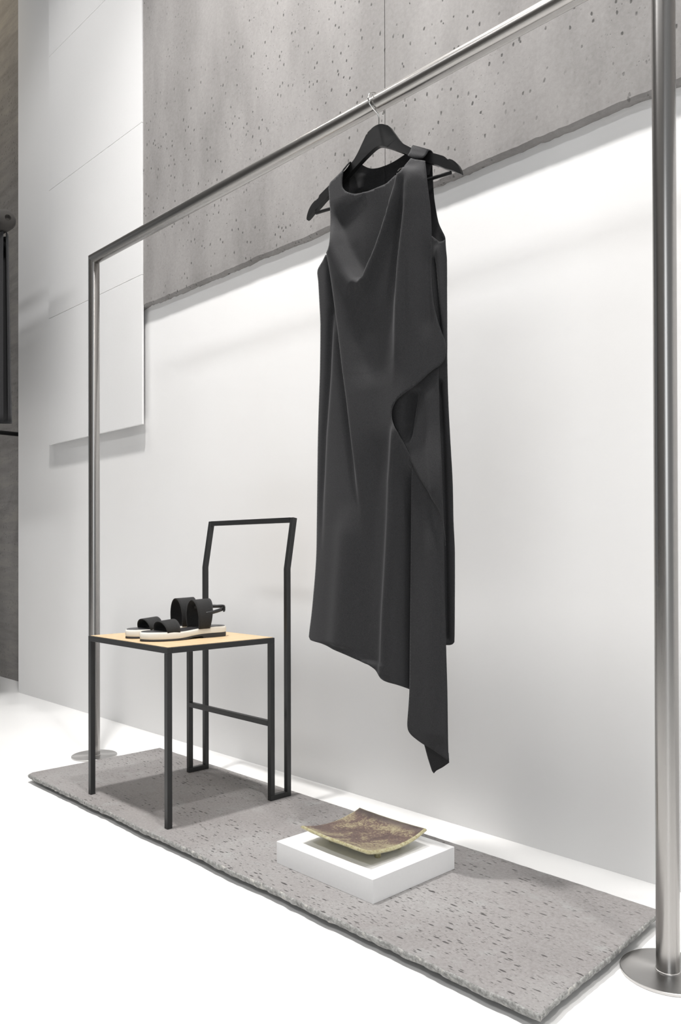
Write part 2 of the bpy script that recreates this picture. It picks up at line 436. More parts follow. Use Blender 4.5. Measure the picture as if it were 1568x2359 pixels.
# back frame: two uprights with a rearward kink joined by a top bar, plus ties to the seat
def bar(bm, path, w0, w1):
    """square bar in the plane x=const: path of (y,z) of the front face line, thickness TB behind it"""
    rings = []
    for i, (y, z) in enumerate(path):
        a = Vector(path[max(0, i-1)]); b = Vector(path[min(len(path)-1, i+1)]); d = (b-a).normalized()
        nrm = Vector((d.y, -d.x))
        if 0 < i < len(path)-1:
            d1 = (Vector(path[i])-a).normalized(); k = 1/max(.5, nrm.dot(Vector((d1.y, -d1.x))))
        else: k = 1
        q = nrm*TB*k
        rings.append([bm.verts.new((w0+CX, y+CY, z+CZ)), bm.verts.new((w1+CX, y+CY, z+CZ)), bm.verts.new((w1+CX, y+q.x+CY, z+q.y+CZ)), bm.verts.new((w0+CX, y+q.x+CY, z+q.y+CZ))])
    for a, b in zip(rings, rings[1:]):
        for i in range(4): bm.faces.new((a[i], a[(i+1) % 4], b[(i+1) % 4], b[i]))
    bm.faces.new(rings[0][::-1]); bm.faces.new(rings[-1])
for x in (X0, X1-TB):
    bm = bmesh.new(); bar(bm, [(1.424, .0262), (1.424, .644), (1.448, .785)], x, x+TB)
    bmesh.ops.bevel(bm, geom=list(bm.edges), offset=.0008, segments=1, affect='EDGES')
    obj('back_upright', bm, M_BLACK, ch)
bm = bmesh.new(); r = .0855
box(bm, X0+TB+CX, X1-TB+CX, 1.4462+CY, 1.4602+CY, .7705+CZ, .7850+CZ, bev=.0008)
obj('back_rail', bm, M_BLACK, ch)
cb('seat_board', X0+.005, X1-.005, Y0+.0045, Y1-.002, ZT-.003, ZT+.0012, M_OAK, bev=.0005)

# ------------------------------------------------------------------ sandals
SOLE = [(0, 0), (.006, .016), (.018, .029), (.040, .039), (.065, .0415), (.095, .039), (.125, .032), (.155, .0285), (.185, .029), (.210, .029), (.224, .0255), (.232, .016), (.235, 0)]
def outline(inset=0., flip=1, lo=0, hi=.235):
    pts = [(x, v) for v, x in SOLE]+[(-x*.96, v) for v, x in SOLE[-2:0:-1]]
    q = smooth_pts(pts, True, .004, math.radians(80))
    c = Vector((0, .1175)); out = []
    for p in q:
        x = p.x*(1-inset/.036); y = c.y+(p.y-c.y)*(1-inset/.1175)
        x += flip*.006*math.sin(PI*min(1, y/.16))
        out.append((x, y))
    return out
def h_out(v): return .0055+.0065*sstep(.07, .19, v)          # top of outsole
def h_bot(v): return .0045*sstep(.105, .13, v)*(1-sstep(.158, .162, v))
def layer(name, P, zb, zt, m, parent, r=.001):
    bm = bmesh.new(); n = len(P); rings = []
    c = Vector((sum(p[0] for p in P)/n, sum(p[1] for p in P)/n))
    for k, ins in ((0, r), (.12, .3*r), (.3, 0), (.7, 0), (.88, .3*r), (1, r)):
        ring = []
        for x, y in P:
            d = (c-Vector((x, y))).normalized()*ins
            ring.append(bm.verts.new((x+d.x, y+d.y, zb(y)+(zt(y)-zb(y))*k)))
        rings.append(ring)
    for a, b in zip(rings, rings[1:]):
        for i in range(n): bm.faces.new((a[i], a[(i+1) % n], b[(i+1) % n], b[i]))
    # caps as strips across so they follow the rise of the sole
    for ring, fl in ((rings[0], 1), (rings[-1], 0)):
        h = n//2; L = [ring[i] for i in range(0, h+1)]; R = [ring[-i % n] for i in range(0, h+1)]
        for i in range(h):
            vs = [L[i], L[i+1], R[i+1], R[i]]; vs = list(dict.fromkeys(vs))
            if len(vs) >= 3:
                try: bm.faces.new(vs)
                except ValueError: pass
    return weighted(obj(name, bm, m, parent), 40)
def ribbon(name, rows, th, m, parent):
    """rows: list of lists of points; makes a solid strap"""
    bm = bmesh.new(); G = [[bm.verts.new(p) for p in r] for r in rows]
    for a, b in zip(G, G[1:]):
        for i in range(len(a)-1): bm.faces.new((a[i], a[i+1], b[i+1], b[i]))
    o = obj(name, bm, m, parent, True)
    s = o.modifiers.new('thickness', 'SOLIDIFY'); s.thickness = th; s.offset = 0
    return o
def arch(v0, v1, hw0, hw1, ztop0, ztop1, z0, lean0=0, lean1=0, n=22, flip=1, wrap=0.):
    """strap arching over the foot between both sides of the sole"""
    rows = []
    for j in range(7):
        k = j/6; row = []
        for i in range(n+1):
            a = -wrap+(PI+2*wrap)*i/n
            c, s = math.cos(a)/math.cos(wrap), (math.sin(a)+math.sin(wrap))/(1+math.sin(wrap))
            hw = hw0+(hw1-hw0)*k; zt = ztop0+(ztop1-ztop0)*k
            x = hw*c; z = z0+(zt-z0)*s
            v = v0+(v1-v0)*k+(lean0+(lean1-lean0)*k)*s
            x += flip*.006*math.sin(PI*min(1, v/.16))
            row.append((x, v, z))
        rows.append(row)
    return rows
def sandal(loc, rot, flip, label):
    t = thing('sandal', label, 'sandal', loc, rot, 'pair of black strapped sandals on the chair seat')
    layer('outsole', outline(.0005, flip), h_bot, h_out, M_RUBBER, t)
    layer('midsole', outline(0, flip), lambda v: h_out(v), lambda v: h_out(v)+.0160+.002*(1-sstep(.02, .12, v)), M_SOLE, t, .0022)
    layer('insole', outline(.003, flip), lambda v: h_out(v)+.0155+.002*(1-sstep(.02, .12, v)), lambda v: h_out(v)+.0172+.002*(1-sstep(.02, .12, v)), M_LEATHER, t)
    t.scale = (1, 1.045, 1)
    ribbon('toe_strap', arch(.052, .086, .0395, .0385, .0485, .0525, .021, -.006, .002, flip=flip, wrap=.12), .0022, M_STRAP, t)
    ribbon('ankle_strap', arch(.143, .176, .0320, .0310, .100, .102, .025, -.004, .014, flip=flip, wrap=.45), .0024, M_STRAP, t)
    # narrow heel strap leaving the ankle strap, looping behind the heel
    rows = []
    for j in range(3):
        row = []
        for i in range(25):
            a = -.12*PI+1.24*PI*i/24
            x = .0285*math.cos(a); v = .166+max(0, math.sin(a))**.85*.066+min(0, math.sin(a))*.02
            k = i/24
            z = .060+.020*math.sin(min(1, k*1.6)*PI/2)+(j-1)*.0047
            row.append((x+flip*.004, v, z))
        rows.append(row)
    hs = ribbon('heel_strap', rows, .002, M_LEATHER, t)
    bm = bmesh.new(); box(bm, -.0078, .0078, -.0016, .0016, -.0088, .0088, bev=.0008); box(bm, -.0045, .0045, -.003, .003, -.0055, .0055, bev=.0006)
    bk = obj('buckle', bm, M_WOODBLK, hs); bk.location = (.0205, .2235, .0750); bk.rotation_euler = (0, 0, -.64)
    bm = bmesh.new(); box(bm, .021, .026, .165, .176, .070, .084, bev=.001); obj('strap_keeper', bm, M_LEATHER, hs)
    return t
def lerp(T, z):
    """piecewise-linear lookup in a table sorted by falling height"""
    if z >= T[0][0]: return T[0][1]
    for i in range(1, len(T)):
        if z >= T[i][0]:
            a, b = T[i-1], T[i]
            k = (a[0]-z)/(a[0]-b[0])
            return a[1]+(b[1]-a[1])*k
    return T[-1][1]

def sstep(a, b, x):
    k = (x-a)/(b-a)
    k = 0.0 if k < 0 else 1.0 if k > 1 else k
    return k*k*(3-2*k)

def side_of(line, u, z):
    """signed distance to a polyline and the run along it (0..1)"""
    best = (1e9, 0, 0); n = len(line)-1
    for i in range(n):
        ax, ay = line[i]; bx, by = line[i+1]
        dx, dy = bx-ax, by-ay
        L2 = dx*dx+dy*dy
        t = ((u-ax)*dx+(z-ay)*dy)/L2
        tc = 0.0 if t < 0 else 1.0 if t > 1 else t
        px, py = ax+dx*tc-u, ay+dy*tc-z
        d = px*px+py*py
        if d < best[0]:
            s = 1.0 if (dx*(z-ay)-dy*(u-ax)) > 0 else -1.0
            best = (d, s, (i+tc)/n)
    return math.sqrt(best[0])*best[1], best[2]

def folds(feats, u, z):
    s = 0.0
    for kind, line, amp, w, ext, f0, f1 in feats:
        d, t = side_of(line, u, z)
        if abs(d) > 4*max(w, ext): continue
        fade = sstep(0, f0, t) if f0 > 0 else 1.0
        if f1 > 0: fade *= 1-sstep(1-f1, 1, t)
        if kind == 'ridge':
            s += amp*fade*math.exp(-(d/w)**2)
        else:   # a step that relaxes again on both sides
            s += amp*fade*math.tanh(d/w)*math.exp(-abs(d)/ext)
    return s

BULGE = [(1.60, .014), (1.54, .030), (1.48, .038), (1.30, .042), (1.10, .047), (0.8, .050), (.25, .045)]
LEFT = [(1.56, -.155), (1.42, -.16), (1.37, -.178), (1.0, -.170), (0.75, -.173), (.48, -.195)]
RIGHT = [(1.56, .125), (1.42, .16), (1.2, .172), (1.0, .172), (.75, .18), (.48, .18)]

def base(u, z):
    a, b = lerp(LEFT, z), lerp(RIGHT, z)
    t = (2*u-a-b)/(b-a); t = abs(t)
    if t > 1: t = 1
    return lerp(BULGE, z)*(1-t**2.4)

def depth_front(u, z, F):
    flap = .029*sstep(.02, .12, u)*sstep(.78, .98, z)*(1-sstep(1.45, 1.56, z))
    tuck = -.012*sstep(.06, .10, u)*(1-sstep(.80, .92, z))
    neck = .010*sstep(1.38, 1.58, z)
    a, b = lerp(LEFT, z), lerp(RIGHT, z)
    t = min(1.0, abs((2*u-a-b)/(b-a)))
    return base(u, z)+.004+flap+tuck+neck+folds(F, u, z)*(1-.85*t**8)+.0012*math.sin(31*u+5*z)*math.sin(9*z+2)
def depth_second(u, z, F):
    return .048+.012*sstep(.04, .16, u)*sstep(.7, .9, z)-.028*sstep(.06, .17, u)*sstep(.80, 1.02, z)+folds(F, u, z)
def depth_tail(u, z, F):
    k = max(0.0, min(1.0, (u-.085)/.08))
    return .030+.012*(1-abs(2*k-1)**3)*sstep(.22, .5, z)+.006*(1-sstep(.2, .5, z))+folds(F, u, z)
def depth_side(u, z, F):
    b = lerp(RIGHT, z)
    return .007+.020*(1-sstep(.0, .075, u-(b-.075)))+folds(F, u, z)
def depth_under(u, z, F):
    return .024
def depth_back(u, z, F):
    return -base(u, z)*.8-.006-.006*sstep(1.44, 1.52, z)+folds(F, u, z)
DEPTH = dict(front=depth_front, second=depth_second, tail=depth_tail, side=depth_side, under=depth_under, back=depth_back)

ZSEAT = ZT+.0012
sandal((-1.858, 1.073, ZSEAT), -.10, 1, 'front black strappy sandal on white sole, nearest the seat edge')
sandal((-1.948, 1.082, ZSEAT), -.10, -1, 'rear black strappy sandal, half hidden behind the front one')

# ------------------------------------------------------------------ white plinth and ceramic plate
pl = obj('display_plinth', bx(-.1425, .1425, -.123, .123, 0, .0465, bev=.0008), M_BOX)
pl.location = (-1.2075, 1.228, .0262); tag(pl, 'low square white plinth block on the concrete slab under the plate', 'plinth')
plate = thing('ceramic_plate', 'square mottled brown and ochre ceramic plate with upturned corners on white plinth', 'plate', (-1.206, 1.223, .0727))
def plate_mesh():
    nx = 48; bm = bmesh.new(); W, D = .1005, .0895
    def shape(i, j, side):
        s, t = 2*i/nx-1, 2*j/nx-1
        # slightly rounded, hand-cut outline
        k = 1-.015*(s*s*t*t)
        x, y = W*s*k, D*t*k
        x += .0012*noise.noise(Vector((t*3, s, 1)))*abs(s); y += .0012*noise.noise(Vector((s*3, t, 5)))*abs(t)
        z = .0175+.0165*(.82*t*t+.18*s*s)-.0025*sstep(.3, 1, s)*sstep(.3, 1, -t)
        th = .0085
        e = max(abs(s), abs(t)); 
        if side: return Vector((x*(.985 if e > .98 else 1), y*(.985 if e > .98 else 1), z+th*.5-(0.0012 if e > .98 else 0)))
        return Vector((x*.985, y*.985, z-th*.5+(.001 if e > .98 else 0)))
    T = [[bm.verts.new(shape(i, j, 1)) for j in range(nx+1)] for i in range(nx+1)]
    Bt = [[bm.verts.new(shape(i, j, 0)) for j in range(nx+1)] for i in range(nx+1)]
    for i in range(nx):
        for j in range(nx):
            edge = min(i, j, nx-1-i, nx-1-j) < 1
            f = bm.faces.new((T[i][j], T[i+1][j], T[i+1][j+1], T[i][j+1])); f.material_index = 1 if edge else 0
            f = bm.faces.new((Bt[i][j], Bt[i][j+1], Bt[i+1][j+1], Bt[i+1][j])); f.material_index = 1
    rim = [(i, 0) for i in range(nx)]+[(nx, j) for j in range(nx)]+[(nx-i, nx) for i in range(nx)]+[(0, nx-j) for j in range(nx)]
    n = len(rim); mids = []
    for i, j in rim:
        a, b = T[i][j].co, Bt[i][j].co; c = (a+b)*.5; o = Vector((c.x, c.y, 0)).normalized()*.0022
        mids.append(bm.verts.new(Vector((shape(i, j, 1).x/.985, shape(i, j, 1).y/.985, c.z))+o*.4))
    for k in range(n):
        i, j = rim[k]; i2, j2 = rim[(k+1) % n]
        for q in ((T[i][j], mids[k], mids[(k+1) % n], T[i2][j2]), (mids[k], Bt[i][j], Bt[i2][j2], mids[(k+1) % n])):
            f = bm.faces.new(q); f.material_index = 1
    return bm
weighted(obj('dish', plate_mesh(), [M_GLAZE, M_RIM], plate), 60)
for fx, fy in ((.070, -.030), (.066, .036), (-.062, -.034), (-.062, .036)):
    bm = lathe(bmesh.new(), [(.0052, 0), (.0066, .002), (.0066, .010), (.009, .0175)], (fx, fy, 0), 20)
    weighted(obj('foot', bm, M_RIM, plate), 50)

# ------------------------------------------------------------------ hanger
HO = Vector((-1.235, 1.308, 0)); HU = Vector((.981, .196, 0)).normalized(); HN = Vector((HU.y, -HU.x, 0))
HROT = math.atan2(HU.y, HU.x)
# local frame of hanger and dress: x along the shoulders, -y towards the shop, z up
hg = thing('coat_hanger', 'black wooden clothes hanger with chrome hook hanging from the steel rail', 'hanger', (HO.x, HO.y, 1.638), HROT)
half = [(0.0185, 1.6283), (0.0286, 1.6224), (0.0352, 1.6128), (0.044, 1.5997), (0.0538, 1.5854), (0.0636, 1.5741), (0.0755, 1.565), (0.0873, 1.5569), (0.1096, 1.5464), (0.1352, 1.5335), (0.1491, 1.5264), (0.1644, 1.5175), (0.1669, 1.5104), (0.1704, 1.5085), (0.1725, 1.5116), (0.1835, 1.5049), (0.1925, 1.4952), (0.1984, 1.4836), (0.201, 1.4721), (0.1924, 1.4772), (0.1804, 1.4853), (0.165, 1.493), (0.149, 1.5035), (0.1335, 1.5115), (0.0989, 1.5303), (0.0689, 1.55), (0.0406, 1.5675), (0.015, 1.5815)]
R = [(0, 1.6335)]+[(.010, 1.6322)]+half+[(0, 1.586)]
topn = 19+2
right = R
left = [(-x, z) for x, z in R[::-1] if x > 1e-6]
P = smooth_pts([(x, z) for x, z in right]+left, True, .003, math.radians(50))
bm = bmesh.new()
prism(bm, [(p.x, p.y) for p in P], -.006, .006, lambda x, y, z: (x, z+.10*x*x-.0005, y-1.638), bev=.0022)
weighted(obj('hanger_body', bm, M_WOODBLK, hg), 12)
bm = bmesh.new(); sweep(bm, [(-.176, 0.002, 1.483-1.638), (.176, .002, 1.483-1.638)], .0038, 14)
weighted(obj('trouser_bar', bm, M_WOODBLK, hg), 60)
# hook (built in world directions, then turned into the hanger's frame)
hx = -1.243
path = [(HO.x, 0, 1.628), (HO.x, 0, 1.652), (HO.x-.001, -.003, 1.660), (hx+.004, -.014, 1.668), (hx+.001, -.0235, 1.677), (hx, -.0262, 1.688)]
for i in range(1, 13):
    a = PI*i/12*1.02
    path.append((hx, -.0235*math.cos(a)-.0025*(1-i/12), 1.688+.0215*math.sin(a)))
path += [(hx, .0235, 1.676), (hx, .021, 1.668)]
inv = Matrix.Rotation(-HROT, 3, 'Z')
pp = [inv @ (Vector((x, HO.y+y, z))-Vector((HO.x, HO.y, 1.638))) for x, y, z in path]
bm = bmesh.new(); sweep(bm, pp, .00165, 10)
weighted(obj('hook', bm, M_CHROME, hg), 70)

# ------------------------------------------------------------------ dress
FOLDS = {
    'front': [
        ('step', [(-0.1025, 1.4723), (-0.0984, 1.4422), (-0.0874, 1.4077), (-0.0686, 1.368), (-0.0506, 1.3365), (-0.032, 1.3063), (-0.0176, 1.2841), (-0.0082, 1.2765), (0.0009, 1.2822), (0.013, 1.3061), (0.0296, 1.3345), (0.0473, 1.3699), (0.0624, 1.4022), (0.0787, 1.4427), (0.0911, 1.4839), (0.0988, 1.5033)], -0.0175, 0.009, 0.05, 0.16, 0.1),
        ('ridge', [(-0.0468, 1.3259), (-0.0295, 1.2962), (-0.0163, 1.2762), (-0.0058, 1.2693), (0.0043, 1.2777), (0.0186, 1.305), (0.0355, 1.333), (0.0536, 1.368), (0.0686, 1.4003), (0.0833, 1.4413), (0.0937, 1.4811), (0.1008, 1.5029)], 0.019, 0.0145, 0.05, 0.35, 0.08),
        ('ridge', [(-0.1114, 1.4273), (-0.0912, 1.3662), (-0.059, 1.3028), (-0.0194, 1.2483)], 0.01, 0.022, 0.05, 0.3, 0.12),
        ('ridge', [(0.1082, 1.4937), (0.1063, 1.41), (0.0934, 1.2787), (0.0849, 1.1282), (0.0742, 1.0272)], 0.015, 0.0105, 0.05, 0.15, 0.4),
        ('ridge', [(0.1029, 1.4788), (0.0952, 1.4062), (0.0759, 1.3013), (0.0634, 1.2124), (0.0602, 1.1211)], -0.014, 0.011, 0.05, 0.1, 0.5),
        ('ridge', [(0.121, 1.5061), (0.1232, 1.4283), (0.1193, 1.3292), (0.1175, 1.2201), (0.1147, 1.1121)], 0.012, 0.013, 0.05, 0.1, 0.4),
        ('ridge', [(0.142, 1.3636), (0.1415, 1.2184), (0.1485, 1.1191)], -0.018, 0.014, 0.05, 0.3, 0.3),
        ('step', [(-0.12, 1.4496), (-0.1108, 1.3471), (-0.0834, 1.183), (-0.0687, 1.0902), (-0.0567, 1.0242), (-0.0389, 0.907), (-0.0198, 0.7916), (-0.0018, 0.6442)], 0.014, 0.01, 0.06, 0.12, 0.4),
        ('ridge', [(-0.1287, 1.3929), (-0.1196, 1.3102), (-0.0949, 1.1854), (-0.0813, 1.0924), (-0.0689, 1.0259), (-0.0503, 0.908), (-0.0315, 0.7921), (-0.0127, 0.6628)], -0.012, 0.008, 0.05, 0.15, 0.4),
        ('ridge', [(-0.123, 1.3605), (-0.1132, 1.2494), (-0.1237, 1.0945), (-0.1387, 0.9568), (-0.1455, 0.8105), (-0.1476, 0.6615)], -0.011, 0.009, 0.05, 0.2, 0.3),
        ('ridge', [(0.0816, 0.9716), (0.0772, 0.9413), (0.0629, 0.8383), (0.0583, 0.7551), (0.0497, 0.6374), (0.0431, 0.5553), (0.0371, 0.4183)], 0.012, 0.01, 0.05, 0.2, 0.01),
        ('ridge', [(0.103, 0.8807), (0.0912, 0.7548), (0.0895, 0.5717), (0.0873, 0.3886)], -0.02, 0.012, 0.05, 0.1, 0.01),
        ('ridge', [(0.0305, 0.9593), (0.0216, 0.8486), (0.007, 0.663), (0.0029, 0.4482)], -0.01, 0.03, 0.05, 0.3, 0.01),
        ('ridge', [(-0.0497, 0.8051), (-0.0626, 0.6625), (-0.0838, 0.4794)], 0.01, 0.03, 0.05, 0.3, 0.01),
        ('ridge', [(-0.0055, 1.2361), (0.0029, 1.1307), (0.0105, 1.0359)], -0.01, 0.04, 0.05, 0.4, 0.4),
    ],
    'second': [
        ('ridge', [(0.11, 1.0356), (0.1019, 0.9815), (0.096, 0.9362), (0.0926, 0.8999)], -0.022, 0.011, 0.05, 0.1, 0.4),
        ('ridge', [(0.1401, 1.0512), (0.146, 0.9692), (0.1621, 0.859), (0.1725, 0.7701)], 0.008, 0.012, 0.05, 0.2, 0.2),
    ],
    'side': [
        ('ridge', [(0.1499, 1.3376), (0.1565, 1.2635), (0.163, 1.1714), (0.1645, 1.0713)], 0.01, 0.006, 0.05, 0.1, 0.2),
        ('ridge', [(0.143, 1.3109), (0.154, 1.1907), (0.1647, 1.1167)], -0.006, 0.004, 0.05, 0.1, 0.2),
        ('ridge', [(0.1501, 1.0544), (0.157, 0.9356), (0.1625, 0.7539), (0.1652, 0.5006)], -0.01, 0.006, 0.05, 0.05, 0.01),
    ],
    'tail': [
        ('ridge', [(0.1548, 0.7712), (0.1566, 0.5742), (0.1573, 0.288)], 0.006, 0.02, 0.05, 0.2, 0.05),
    ],
    'back': [
        ('ridge', [(-0.0507, 1.5627), (-0.0643, 1.5087)], 0.01, 0.02, 0.05, 0.3, 0.2),
    ],
}
